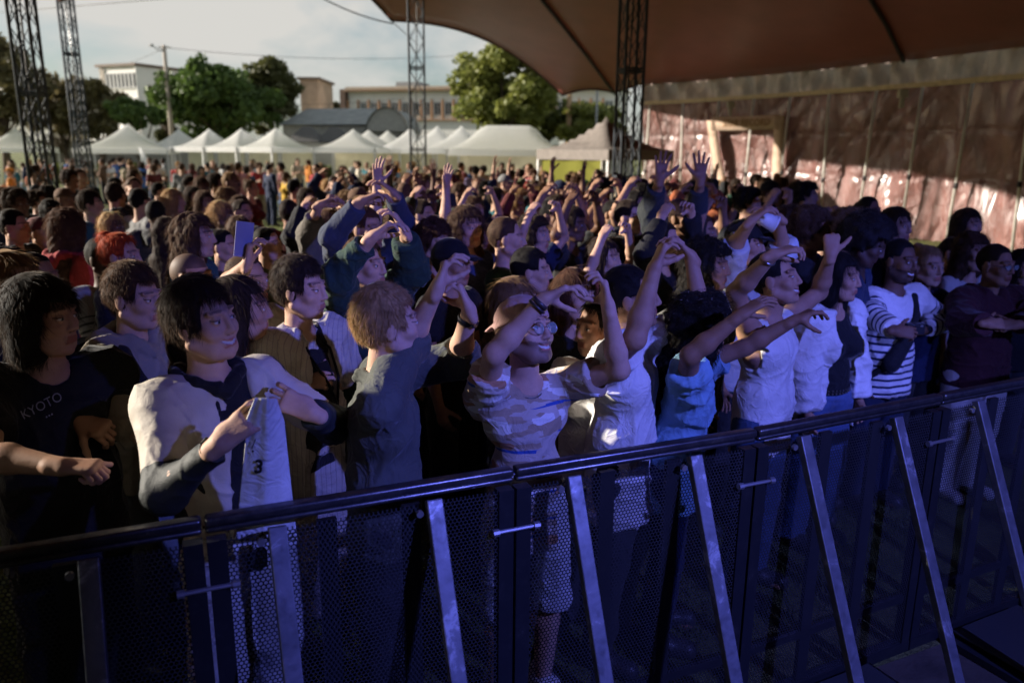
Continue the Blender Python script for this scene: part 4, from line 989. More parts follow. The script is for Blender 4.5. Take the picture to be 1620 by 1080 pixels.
def build_barrier():
    PERF = perf_metal()
    m, t, b = nt('galvanised_scuffed'); c = coords(t)
    n1 = noisef(t, 9, 6, c, .7, .5); n2 = noisef(t, 40, 4, c)
    t.links.new(ramp(t, n1, [(.35, (.13, .135, .15)), (.55, (.2, .2, .22)), (.62, (.42, .42, .45)), (.7, (.22, .22, .24))]), b.inputs['Base Color'])
    b.inputs['Metallic'].default_value = .55; t.links.new(ramp(t, n2, [(.3, (.35,)*3), (.7, (.6,)*3)]), b.inputs['Roughness'])
    BR = m
    m, t, b = nt('painted_steel_worn'); c = coords(t); n1 = noisef(t, 14, 8, c, .75)
    t.links.new(ramp(t, n1, [(.5, (.03, .032, .037)), (.66, (.045, .046, .05)), (.74, (.16, .15, .14))]), b.inputs['Base Color'])
    b.inputs['Metallic'].default_value = .5; b.inputs['Roughness'].default_value = .42; FR = m
    m, t, b = nt('top_rail_steel'); c = coords(t); n1 = noisef(t, 20, 8, c, .75, .4)
    t.links.new(ramp(t, n1, [(.4, (.09, .09, .1)), (.6, (.16, .155, .15)), (.7, (.3, .27, .23))]), b.inputs['Base Color'])
    b.inputs['Metallic'].default_value = .8; b.inputs['Roughness'].default_value = .33; RL = m
    BOLT = flat('bolt_zinc', (.55, .55, .58), .3, .8)
    TREAD, t, b = nt('tread_plate'); c = coords(t); mp = t.nodes.new('ShaderNodeMapping'); mp.inputs['Rotation'].default_value = (0, 0, .78); t.links.new(c, mp.inputs[0])
    br = t.nodes.new('ShaderNodeTexBrick'); br.inputs['Scale'].default_value = 26; br.offset = .5; br.inputs['Mortar Size'].default_value = .03; br.inputs['Brick Width'].default_value = .9; br.inputs['Row Height'].default_value = .35; t.links.new(mp.outputs[0], br.inputs[0])
    b.inputs['Base Color'].default_value = (.045, .047, .05, 1); b.inputs['Metallic'].default_value = .3; b.inputs['Roughness'].default_value = .5; bump(t, b, br.outputs['Fac'], .6, .004)
    zt = 1.2
    # joints between the sections, read off the photograph on the plane of the top rail
    J = [atZ(px, py, zt) for px, py in ((320, 816), (812, 737), (1195, 677), (1488, 622))]
    d0 = nrm(J[1]-J[0]); J = [J[0]-d0*np.linalg.norm(J[1]-J[0])*1.0]+J
    J = [J[0]-nrm(J[1]-J[0])*1.0]+J
    dl = nrm(J[-1]-J[-2]); J += [J[-1]+dl*1.02, J[-1]+dl*2.04]
    labs = ['black crowd barrier section beyond the left edge of the view', 'unlit barrier section in front of the KYOTO T-shirt',
            'barrier section with two blue-lit braces under the held-up white T-shirt', 'barrier section in front of the patterned tan T-shirt, perforated panel and two braces',
            'barrier section in front of the light blue T-shirt with a tread plate at its foot', 'dark barrier section below the sailor-striped jumper',
            'barrier section at the right edge in front of white trousers']
    for i in range(len(J)-1):
        a, c = J[i].copy(), J[i+1].copy(); a[2] = c[2] = 0; L = np.linalg.norm(c-a); d = (c-a)/L; n = np.cross(d, (0, 0, 1))   # n points to the stage side
        if n[1] > 0: n = -n
        root = empty('crowd_barrier', a); tag(root, labs[i], 'barrier', 'interlocked stage barrier sections')
        o = lambda s, out, z: d*s+n*out+A(0, 0, z)
        gp = .008
        m = MB(); m.box(o(L/2, 0, zt-.015), (L-gp, .042, .028), np.array([d, n, A(0, 0, 1)])); m.box(o(L/2, .0, zt-.04), (L-gp, .03, .018), np.array([d, n, A(0, 0, 1)]))
        ob = m.build('top_rail', RL, root); bv = ob.modifiers.new('b', 'BEVEL'); bv.width = .012; bv.segments = 3; bv.limit_method = 'ANGLE'
        for p in ob.data.polygons: p.use_smooth = True
        for s in (.03, L-.03):
            m = MB(); m.box(o(s, 0, (zt-.07)/2+.01), (.05, .04, zt-.09), np.array([d, n, A(0, 0, 1)])); m.build('end_post', FR, root)
        for s in (.36*L+.07, .635*L+.07):
            m = MB(); m.box(o(s-.07, -.004, (zt-.07)/2+.01), (.055, .018, zt-.09), np.array([d, n, A(0, 0, 1)])); m.build('upright', FR, root)
        m = MB(); m.box(o(L/2, 0, .03), (L-gp, .045, .05), np.array([d, n, A(0, 0, 1)])); m.box(o(L/2, -.003, .27), (L-.12, .02, .03), np.array([d, n, A(0, 0, 1)])); m.build('bottom_rail', FR, root)
        # perforated sheet with real holes in its material
        x0, x1, z0, z1 = .055, L-.055, .055, zt-.067
        P = [o(x0, .014, z0), o(x1, .014, z0), o(x1, .014, z1), o(x0, .014, z1)]
        me = mesh('perforated_panel', P, [[0, 1, 2, 3]], smooth=False); uv = me.uv_layers.new(name='UVMap')
        for k, (u, v) in enumerate(((x0, z0), (x1, z0), (x1, z1), (x0, z1))): uv.data[k].uv = (u, v)
        link('perforated_panel', me, root, PERF)
        # braces out to the stage side
        for s in (.205*L, .70*L):
            m = MB(); m.bar(o(s, .032, zt-.05), o(s, .50, .06), .05, .03, up=n); bo = m.build('brace', BR, root)
            bv = bo.modifiers.new('b', 'BEVEL'); bv.width = .004; bv.segments = 2
            m = MB(); m.lathe([(0, .008), (.011, .008), (.011, -.004)], o(s-.045, .038, zt-.085), 10, np.array([d, A(0, 0, 1), n])); m.build('bolt', BOLT, root)
        m = MB(); m.bar(o(.12, .52, .03), o(L-.12, .52, .03), .05, .05); m.bar(o(.205*L, .05, .025), o(.205*L, .5, .025), .05, .03); m.bar(o(.70*L, .05, .025), o(.70*L, .5, .025), .05, .03); m.build('base_frame', FR, root)
        if i in (3, 4, 5):
            m = MB(); m.box(o(L*.45, .28, .068), (L*.47, .42, .008), np.array([d, n, A(0, 0, 1)])); m.build('tread_plate', TREAD, root)
        # pin clamp across the joint
        m = MB(); m.tube([o(L-.07, .03, zt-.2), o(L+.07, .03, zt-.2)], .007, 8)
        for s in (-.07, .07): m.lathe([(0, .01), (.012, .01), (.012, -.01), (0, -.01)], o(L+s, .03, zt-.2), 8, np.array([n, A(0, 0, 1), d]))
        m.build('joint_pin', BOLT, root)
    # perforated infill lettering is absent in the photograph: nothing more here
    return J
# ------------------------------------------------------------ ground
def pvc(name, col, rough=.3, trans=0.0, bmp=.5, bs=5, var=.25, coat=0):
    m, t, b = nt(name); c = coords(t)
    n = noisef(t, 1.2, 5, c, .6)
    t.links.new(ramp(t, n, [(.3, [x*(1-var) for x in col]), (.7, [min(1, x*(1+var)) for x in col])]), b.inputs['Base Color'])
    b.inputs['Roughness'].default_value = rough; b.inputs['Specular IOR Level'].default_value = .6; b.inputs['Coat Weight'].default_value = coat; b.inputs['Coat Roughness'].default_value = .2
    mp = t.nodes.new('ShaderNodeMapping'); mp.inputs['Scale'].default_value = (1, 1, .45); t.links.new(c, mp.inputs[0])
    n1 = noisef(t, bs, 6, mp.outputs[0], .6, 1.6); n2 = noisef(t, bs*4, 4, mp.outputs[0], .6, .8)
    bump(t, b, mathn(t, 'ADD', n1, mathn(t, 'MULTIPLY', n2, .3)), bmp, .12)
    if trans:
        out = [n for n in t.nodes if n.type == 'OUTPUT_MATERIAL'][0]; tr = t.nodes.new('ShaderNodeBsdfTranslucent'); tr.inputs[0].default_value = (*[min(.95, x*2.2) for x in col], 1)
        mx = t.nodes.new('ShaderNodeMixShader'); mx.inputs[0].default_value = trans; t.links.new(b.outputs[0], mx.inputs[1]); t.links.new(tr.outputs[0], mx.inputs[2]); t.links.new(mx.outputs[0], out.inputs[0])
    return m
def ground():
    m, t, b = nt('lawn_grass'); c = coords(t)
    n1 = noisef(t, .35, 5, c, .65); n2 = noisef(t, 26, 4, c, .7); n3 = noisef(t, 2.4, 6, c, .7)
    g = ramp(t, mathn(t, 'ADD', mathn(t, 'MULTIPLY', n3, .7), mathn(t, 'MULTIPLY', n2, .4)), [(.35, (.045, .06, .012)), (.55, (.11, .13, .025)), (.75, (.2, .2, .05))])
    x = mixrgb(t, ramp(t, n1, [(.5, (0, 0, 0)), (.7, (1, 1, 1))]), g, (.13, .1, .055))
    t.links.new(x, b.inputs['Base Color']); b.inputs['Roughness'].default_value = .95; bump(t, b, n2, .9, .05)
    s = MB(); P = [[(x_, y_, 0) for x_ in np.linspace(-500, 500, 9)] for y_ in np.linspace(-60, 900, 9)]; s.grid(P)
    o = s.build('ground', m); tag(o, 'mown lawn of the festival field', None, kind='structure')
    # trampled, worn earth in the pit between barrier and stage
    m2 = flat('pit_earth', (.055, .042, .03), .95, var=.4, scale=4, bmp=.8, bscale=30)
    J = [atZ(px, py, 1.2) for px, py in ((0, 858), (812, 737), (1620, 600))]
    s = MB(); s.poly([(-8, -4, .004), (14, -4, .004), (J[2][0]+6, J[2][1]+2.3, .004), (J[2][0], J[2][1]-.05, .004), (J[1][0], J[1][1]-.05, .004), (J[0][0], J[0][1]-.05, .004), (-8, J[0][1]-1.7, .004)])
    o = s.build('pit_floor', m2); tag(o, 'bare trampled earth of the stage pit', None, kind='structure')
    # tufts of grass in the gaps of the crowd and on the lawn
    r = np.random.default_rng(5); n = 42000
    Y = 2+26*r.random(n)**1.6; X = (r.random(n)-.5)*1.6*Y-1.0
    keep = Y > (2.5+.38*X+.3); X, Y = X[keep], Y[keep]; n = len(X)
    h = r.uniform(.03, .075, n); a = r.uniform(0, 6.3, n); w = .006*(1+Y/10); lx = r.normal(0, .02, n); ly = r.normal(0, .02, n)
    V = np.stack([np.stack([X-np.cos(a)*w, Y-np.sin(a)*w, X*0], 1), np.stack([X+np.cos(a)*w, Y+np.sin(a)*w, X*0], 1), np.stack([X+lx, Y+ly, h], 1)], 1).reshape(-1, 3)
    T = np.arange(3*n).reshape(-1, 3)
    me = mesh('grass_blades', V, None, T, False); me.materials.append(leafmat('grass_blade', (.07, .1, .02), (.16, .17, .04))); o = link('grass', me); tag(o, 'short trampled grass between the people', 'grass', kind='stuff')
def leafmat(name, c1, c2, trans=.35):
    if name in _M: return _M[name]
    m, t, b = nt(name); c = coords(t); n = noisef(t, .9, 4, c, .7); n2 = noisef(t, 7, 3, c)
    col = ramp(t, mathn(t, 'ADD', mathn(t, 'MULTIPLY', n, .6), mathn(t, 'MULTIPLY', n2, .4)), [(.32, c1), (.68, c2)])
    t.links.new(col, b.inputs['Base Color']); b.inputs['Roughness'].default_value = .6
    out = [q for q in t.nodes if q.type == 'OUTPUT_MATERIAL'][0]; tr = t.nodes.new('ShaderNodeBsdfTranslucent'); t.links.new(col, tr.inputs[0])
    mx = t.nodes.new('ShaderNodeMixShader'); mx.inputs[0].default_value = trans; t.links.new(b.outputs[0], mx.inputs[1]); t.links.new(tr.outputs[0], mx.inputs[2]); t.links.new(mx.outputs[0], out.inputs[0])
    _M[name] = m; return m
BARK = flat('bark', (.09, .065, .045), .9, bmp=.6, bscale=14)
def tree(label, base, height, crown, mat, n=9000, leaf=.3, clumps=40, seed=0, trunk=.35, group='trees behind the field', cz=.62, name='tree', bare=0):
    """crown = (rx, ry, rz) about base + height*cz"""
    r = np.random.default_rng(seed); root = empty(name, base); tag(root, label, 'tree', group)
    C = A(0, 0, height*cz); cr = np.array(crown, float)
    m = MB(); top = A(r.normal()*.3, r.normal()*.3, height*.62)
    m.tube([A(0, 0, 0), A(.05, 0, height*.2), top*.7+A(.1, 0, 0), top], [trunk, trunk*.75, trunk*.5, trunk*.2], 8)
    cc = []
    for i in range(clumps):
        d = r.normal(size=3); d /= np.linalg.norm(d); d[2] = d[2]*.9+.08; rad = r.uniform(.35, .95)
        p = C+d*cr*rad; cc.append((p, r.uniform(.22, .4)*cr.mean()*(1.1-.5*rad)))
        if i % 3 == 0:
            s = A(0, 0, height*r.uniform(.2, .5)); m.tube([s, (s+p)/2+A(0, 0, -.3), p], [trunk*.35, trunk*.2, trunk*.06], 5)
    m.build('trunk', BARK, root, True)
    if bare:
        pass
    w = np.array([c[1]**2 for c in cc]); w /= w.sum(); k = r.choice(len(cc), n, p=w)
    P = np.array([cc[i][0] for i in k]); R_ = np.array([cc[i][1] for i in k])
    d = r.normal(size=(n, 3)); d /= np.linalg.norm(d, axis=1)[:, None]; P = P+d*(R_*r.uniform(.45, 1.08, n))[:, None]*A(1.1, 1.1, .85)
    u = r.normal(size=(n, 3)); u /= np.linalg.norm(u, axis=1)[:, None]; v = np.cross(u, r.normal(size=(n, 3))); v /= np.linalg.norm(v, axis=1)[:, None]
    s = leaf*r.uniform(.5, 1.2, (n, 1)); u *= s; v *= s*.65
    V = np.stack([P-u, P-v*.9+u*.1, P+u, P+v*.9-u*.1], 1).reshape(-1, 3); Q = np.arange(4*n).reshape(-1, 4)
    me = mesh('crown', V, Q, smooth=False); link('crown', me, root, mat); return root
# ------------------------------------------------------------ the big tent
RAILZ, EDGEZ = 3.98, 4.62
def wall_path():
    P = [atY(1012, 200, 30), atY(1080, 200, 28.7), atY(1255, 200, 25.0), atY(1435, 200, 21.6), atY(1622, 200, 18.7), A(13.6, 14, 0), A(15, 8, 0), A(16, 0, 0), A(16, -9, 0)]
    return [A(p[0], p[1], 0) for p in P]
def big_tent():
    WP = wall_path(); ROOF = pvc('tent_roof_pvc', (.29, .09, .072), .42, .04, .05, .6, .12)
    WALL = pvc('tent_wall_pvc', (.22, .1, .086), .27, .06, 1.0, 2.6, .35, .6)
    VAL = pvc('tent_valance_pvc', (.6, .45, .4), .36, .1, .8, 4, .3, .3)
    CREAM = cloth('cream_strap', (.75, .62, .46)); POLE = flat('pole_steel', (.6, .58, .52), .5, .1, bmp=.1)
    BK = flat('black_sleeve', (.02, .02, .02), .7)
    c0 = atY(92, 2, 20.5); c1 = atY(620, 33, 27); c2 = atY(890, 151, 33); c3 = atY(972, 147, 31)
    w0 = WP[0]+A(0, 0, EDGEZ)
    corners = [c0, c1, c2, c3, w0]+[p+A(0, 0, EDGEZ) for p in WP[1:]]+[A(8, -14, 4.6), A(-6, -14, 4.8), A(-12.8, -9, 4.6), A(-12.6, 1, 4.6), A(-8.6, 12.3, 4.85)]  # last corners: roof's left edge, out of view, set low to shade the crowd
    scal = [3.4, 1.6, .5, .1, 0]+[0]*(len(WP)-2)+[0, 0, 0, .5, 1.5, 2.0]
    apex = A(2.5, 8, 9.6); B = []
    for i, a in enumerate(corners):
        b = corners[(i+1) % len(corners)]; s = scal[i] if i < len(scal) else 0; n = max(6, int(np.linalg.norm(b-a)/.5))
        for k in range(n):
            t = k/n; p = a+(b-a)*t; inn = apex-p; inn[2] = 0; inn = nrm(inn); q = 4*t*(1-t)*s
            p = p+inn*q; p[2] += q*.28; B.append(p)
    B = np.array(B); ts = np.linspace(0, 1, 26)
    G = np.zeros((len(B)+1, len(ts), 3))
    for j, t in enumerate(ts):
        P = B+(apex-B)*t; zz = B[:, 2]+(apex[2]-B[:, 2])*(t**1.08)
        P = P.copy(); P[:, 2] = zz; G[:-1, j] = P; G[-1, j] = P[0]
    m = MB(); m.grid(G)
    root = empty('festival_tent', (0, 0, 0)); tag(root, 'huge dark red stretched festival tent roof with scalloped edge and laced wine-red side wall', 'tent')
    ro = m.build('roof', ROOF, root, True)
    md = ro.modifiers.new('s', 'SOLIDIFY'); md.thickness = .012; md.offset = 1
    # hem rope along the free edge
    fr = [p for p in B[:int(sum(max(6, int(np.linalg.norm(corners[i+1]-corners[i])/.5)) for i in range(4)))]]
    m = MB(); m.tube(np.array(fr), .045, 6); m.build('edge_rope', flat('rope_dark', (.06, .03, .025), .8), root, True)
    # seams / webbing straps under the roof
    V = G.reshape(-1, 3); bt = BVHTree.FromPolygons([tuple(v) for v in V], [[i*26+j, i*26+j+1, (i+1)*26+j+1, (i+1)*26+j] for i in range(len(B)) for j in range(25)])
    for k, line in enumerate((((972, 146), (930, 88), (892, 40), (858, -2), (820, -60)), ((1436, 106), (1420, 74), (1402, 36), (1378, -4), (1350, -60)))):
        pts = []
        for i in range(len(line)-1):
            for f in np.linspace(0, 1, 6)[:-1]:
                d = ray(line[i][0]*(1-f)+line[i+1][0]*f, line[i][1]*(1-f)+line[i+1][1]*f); d = d/np.linalg.norm(d); h = bt.ray_cast(Vector(CAMP), Vector(d), 80)
                if h[0] is not None: pts.append(np.array(h[0])-A(0, 0, .06))
        if len(pts) > 3: m = MB(); m.tube(pts, .055, 6); m.build('seam_strap', BK, root, True)
    # side wall: one long laced sheet
    S = [0]; 
    for i in range(1, len(WP)): S.append(S[-1]+np.linalg.norm(WP[i]-WP[i-1]))
    def at(s): return A(np.interp(s, S, [p[0] for p in WP]), np.interp(s, S, [p[1] for p in WP]), 0)
    def nor(s):
        d = nrm(at(min(S[-1], s+.3))-at(max(0, s-.3))); n = A(d[1], -d[0], 0); return n if n@(A(0, 8, 0)-at(s)) > 0 else -n
    L = S[-1]; us = np.arange(0, L, .07); zs = np.linspace(0, RAILZ, 60); NP = 1.45
    P0 = np.array([at(u) for u in us]); NN = np.array([nor(u) for u in us])
    U, Z = np.meshgrid(us, zs, indexing='ij')
    X3 = np.stack([U.ravel()*1.0, Z.ravel()*.55, 0*U.ravel()], 1)
    D = (.10*noise(X3, 2.6, 31)+.055*noise(X3*A(1, .7, 1), 6.5, 32)).reshape(U.shape)
    ph = np.abs(((U/NP) % 1)-.5)*2                                   # 1 at the poles, 0 in mid bay
    D += .16*(1-ph**2)*np.sin(np.pi*np.clip(Z/RAILZ, 0, 1))-.03
    for zt, wd in ((2.75, .03), (1.55, .035)): D += .05*np.exp(-((Z-zt-.1*(1-ph**2))/wd)**2)
    rid = (1-np.abs(np.sin((U*5.5+Z*2.2)+2*noise(X3, 1.6, 40).reshape(U.shape))))**3*np.clip(noise(X3, 1.2, 41).reshape(U.shape)*1.5, 0, 1); D += .12*rid
    rid = (1-np.abs(np.sin((U*4.5-Z*3.5)+2*noise(X3, 1.9, 44).reshape(U.shape))))**3*np.clip(noise(X3, 1.3, 45).reshape(U.shape)*1.5, 0, 1); D += .12*rid
    rid = (1-np.abs(np.sin((U*9+Z*1.1)+2.4*noise(X3, 2.6, 50).reshape(U.shape))))**3*np.clip(noise(X3, 1.6, 51).reshape(U.shape)*1.6, 0, 1); D += .06*rid
    G = P0[:, None, :]+NN[:, None, :]*(-.25-D[:, :, None]); G[:, :, 2] = Z
    m = MB(); m.grid(G); m.build('side_wall', WALL, root, True)
    g_ = [[(-12.5+.1*math.sin(y*3), y, 0), (-12.5+.1*math.sin(y*3+.5), y, 5.0)] for y in np.linspace(-5, 6.0, 90)]; m = MB(); m.grid(g_); m.build('side_wall', WALL, root, True)  # unseen wall sheet on the left, added to keep sun off the front rows
    # gathered valance between rail and roof edge
    zs = np.linspace(RAILZ-.02, EDGEZ+.05, 12); U, Z = np.meshgrid(us, zs, indexing='ij'); q = (Z-RAILZ)/(EDGEZ-RAILZ)
    D = ((.1+.05*np.sin(U*.9))*np.sin(U*6.5+2.2*np.sin(U*1.3)+1.2*q)+.05*np.sin(U*15+3*np.sin(U*.8)-2*q))*np.sin(np.pi*np.clip(q*.8+.12, 0, 1))
    G = P0[:, None, :]+NN[:, None, :]*(-.06+.06*q+D*1.25)[:, :, None]; G[:, :, 2] = Z
    m = MB(); m.grid(G); m.build('valance', VAL, root, True)
    m = MB(); 
    for i in range(0, len(us)-6, 6): m.bar(P0[i]+NN[i]*.04+A(0, 0, RAILZ), P0[i+6]+NN[i+6]*.04+A(0, 0, RAILZ), .03, .13)
    m.build('lacing_strap', CREAM, root)
    k = 0; s = .35
    while s < L-.5 and k < 24:
        b = at(s)-nor(s)*.04; d = nrm(at(min(L, s+.3))-at(s)); ln = (.10 if k % 4 != 1 else -.12)
        m = MB(); m.tube([b-d*ln, b+A(0, 0, RAILZ)+d*ln*.3], .036, 8); po = m.build('wall_pole', POLE, root, True)
        m = MB(); zc = 1.55+.1*math.sin(k*2.1); c = b-d*ln*.4+A(0, 0, zc); m.tube([c-A(0, 0, .07), c+A(0, 0, .07)], .055, 8); m.build('pole_sleeve', BK, po, True)
        s += NP*(1+.06*math.sin(k*1.7)); k += 1
    # small lamp boxes under the rail
    for px in (1158, 1428):
        c = None
        for s in np.arange(0, L, .1):
            if proj(at(s)+A(0, 0, 3.8))[0] > px: c = at(s)+nor(s)*.1+A(0, 0, 3.78); break
        m = MB(); m.box(c, (.22, .16, .2)); m.box(c-A(0, 0, .22), (.1, .08, .28)); o = m.build('wall_speaker', flat('speaker_cream', (.5, .48, .4), .6)); tag(o, 'small pale box hung under the wall strap, '+('beside the cream arch' if px < 1300 else 'at the dark wall seam'), 'lamp box')
    return at, nor, L, S
def arch(at, nor, L):
    """cream fabric gate with lettering leaning on the wall"""
    M_ = cloth('arch_cream', (.55, .4, .3)); root_p = None
    def wp(px, z):
        for s in np.arange(0, L, .05):
            p = at(s)-nor(s)*.02
            if proj(p+A(0, 0, z))[0] >= px: return p+A(0, 0, z)
    a = wp(1122, 3.4); b = wp(1236, 3.5); root = empty('fabric_gate', (a[0], a[1], 0)); org = A(a[0], a[1], 0); tag(root, 'cream cloth gate with a lettered banner hanging before the wine-red tent wall', 'gate')
    def strip(pts, w, name, ver=True):
        m = MB(); g = []
        d = nrm((b-a)*A(1, 1, 0)); n = nor(3)
        for i, p in enumerate(pts):
            o = (d*w/2) if ver else A(0, 0, w/2); g.append([p-o-n*.02-org, p-o+n*.02-org, p+o+n*.02-org, p+o-n*.02-org, p-o-n*.02-org])
        m.grid(g); return m.build(name, M_, root, True)
    zt = 3.3
    pl = [wp(x, z) for x, z in ((1124, zt), (1129, 2.6), (1133, 2.0), (1138, 1.5), (1147, .9), (1150, .3), (1150, .02))]
    pr = [wp(x, z) for x, z in ((1233, zt+.05), (1231, 2.6), (1229, 2.0), (1228, 1.2), (1227, .5), (1227, .02))]
    strip(pl, .36, 'leg'); strip(pr, .36, 'leg')
    bn = [wp(x, zt-.12) for x in np.linspace(1126, 1234, 9)]; strip(bn, .44, 'banner', False)
    cu = bpy.data.curves.new('t', 'FONT'); cu.body = 'STAR RECORD'; cu.align_x = 'CENTER'; cu.align_y = 'CENTER'; cu.size = .30; cu.extrude = .004; cu.offset = .006; cu.space_character = 1.08
    ob = bpy.data.objects.new('t', cu); COL.objects.link(ob); bpy.context.view_layer.update(); me = bpy.data.meshes.new_from_object(ob.evaluated_get(bpy.context.evaluated_depsgraph_get())); bpy.data.objects.remove(ob)
    d = nrm((b-a)*A(1, 1, 0)); c = (bn[4]+nor(3)*.04)-org; n = np.cross(d, (0, 0, 1))
    if n@nor(3) < 0: n = -n
    for v in me.vertices: v.co = Vector(c+d*v.co.x*.9+A(0, 0, v.co.y)+n*(.01+v.co.z))
    me.name = 'banner_lettering'; link('lettering', me, root, flat('letter_ochre', (.3, .17, .08), .8))
# ------------------------------------------------------------ lattice masts
def mast(px, py, Y, w, label, rot=0, ztop=None):
    p = atY(px, py, Y); x, y = p[0], p[1]; ztop = ztop or 9
    MT = flat('mast_steel', (.085, .095, .11), .7, .2, bmp=.1, spec=.3)
    root = empty('lattice_mast', (x, y, 0)); tag(root, label, 'mast', 'lattice masts holding up the tent')
    c, s = math.cos(rot), math.sin(rot); cs = [A((i*c-j*s)*w/2, (i*s+j*c)*w/2, 0) for i, j in ((-1, -1), (1, -1), (1, 1), (-1, 1))]
    m = MB()
    for q in cs: m.tube([q, q+A(0, 0, ztop)], .026, 8)
    m.build('chord', MT, root, True)
    m = MB(); st = w*1.75; n = int(ztop/st)
    for k in range(n):
        z0 = k*st; z1 = z0+st
        for i in range(4):
            a, b = cs[i], cs[(i+1) % 4]
            m.tube([a+A(0, 0, z0), b+A(0, 0, z1)], .009, 5, False); m.tube([b+A(0, 0, z0), a+A(0, 0, z1)], .009, 5, False)
            if k % 3 == 0: m.tube([a+A(0, 0, z0), b+A(0, 0, z0)], .016, 5, False); m.tube([a+A(0, 0, z0+.05), b+A(0, 0, z0+.05)], .016, 5, False)
    m.build('bracing', MT, root, True)
    m = MB(); m.box((0, 0, .03), (w*1.6, w*1.6, .06)); m.build('base_plate', MT, root)
    m = MB(); m.tube([A(w*.1, .1, 0), A(-w*.12, 0, ztop*.35), A(w*.1, 0, ztop*.7), A(0, 0, ztop)], .016, 5); m.build('cable', BLACKP, root, True)
    return root
# ------------------------------------------------------------ market tents
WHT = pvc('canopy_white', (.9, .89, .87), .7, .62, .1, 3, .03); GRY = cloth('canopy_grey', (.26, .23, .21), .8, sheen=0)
def canopy(c, w, d, rot, ze, zp, mat, label, ridge=0, back=None, val=.26, legs=True, name='gazebo', group='white market gazebos along the lawn'):
    root = empty(name, (c[0], c[1], 0), rot); tag(root, label, 'gazebo', group)
    n = 16; xs = np.linspace(-w/2, w/2, n+1); ys = np.linspace(-d/2, d/2, n+1); G = np.zeros((n+1, n+1, 3))
    for i, x in enumerate(xs):
        for j, y in enumerate(ys):
            ax = max(0, abs(x)-ridge/2)/(w/2-ridge/2); ay = abs(y)/(d/2); s = max(ax, ay)
            G[i, j] = (x, y, ze+(zp-ze)*((1-s)**1.7)*(1 if True else 0)-.03*math.sin(math.pi*s)*0)
    m = MB(); m.grid(G); m.build('roof', mat, root, True)
    m = MB()
    for (a, b) in (((-1, -1), (1, -1)), ((1, -1), (1, 1)), ((1, 1), (-1, 1)), ((-1, 1), (-1, -1))):
        k = 12; g = []
        for i in range(k+1):
            t = i/k; x = (a[0]+(b[0]-a[0])*t)*w/2; y = (a[1]+(b[1]-a[1])*t)*d/2; o = .012*math.sin(i*2.4)
            g.append([(x, y, ze+.003), (x*(1+o), y*(1+o), ze-val)])
        m.grid(g)
    m.build('valance', mat, root, True)
    if legs:
        for x in (-1, 1):
            for y in (-1, 1):
                m = MB(); m.box((x*(w/2-.04), y*(d/2-.04), ze/2), (.06, .06, ze)); m.build('leg', flat('leg_white', (.6, .6, .6), .4, .3), root)
    if back is not None:
        m = MB(); m.grid([[(x, d/2-.1+.04*math.sin(x*5), .02), (x, d/2-.1+.04*math.sin(x*5), ze-.02)] for x in np.linspace(-w/2+.1, w/2-.1, 14)]); m.build('back_wall', back, root, True)
    return root
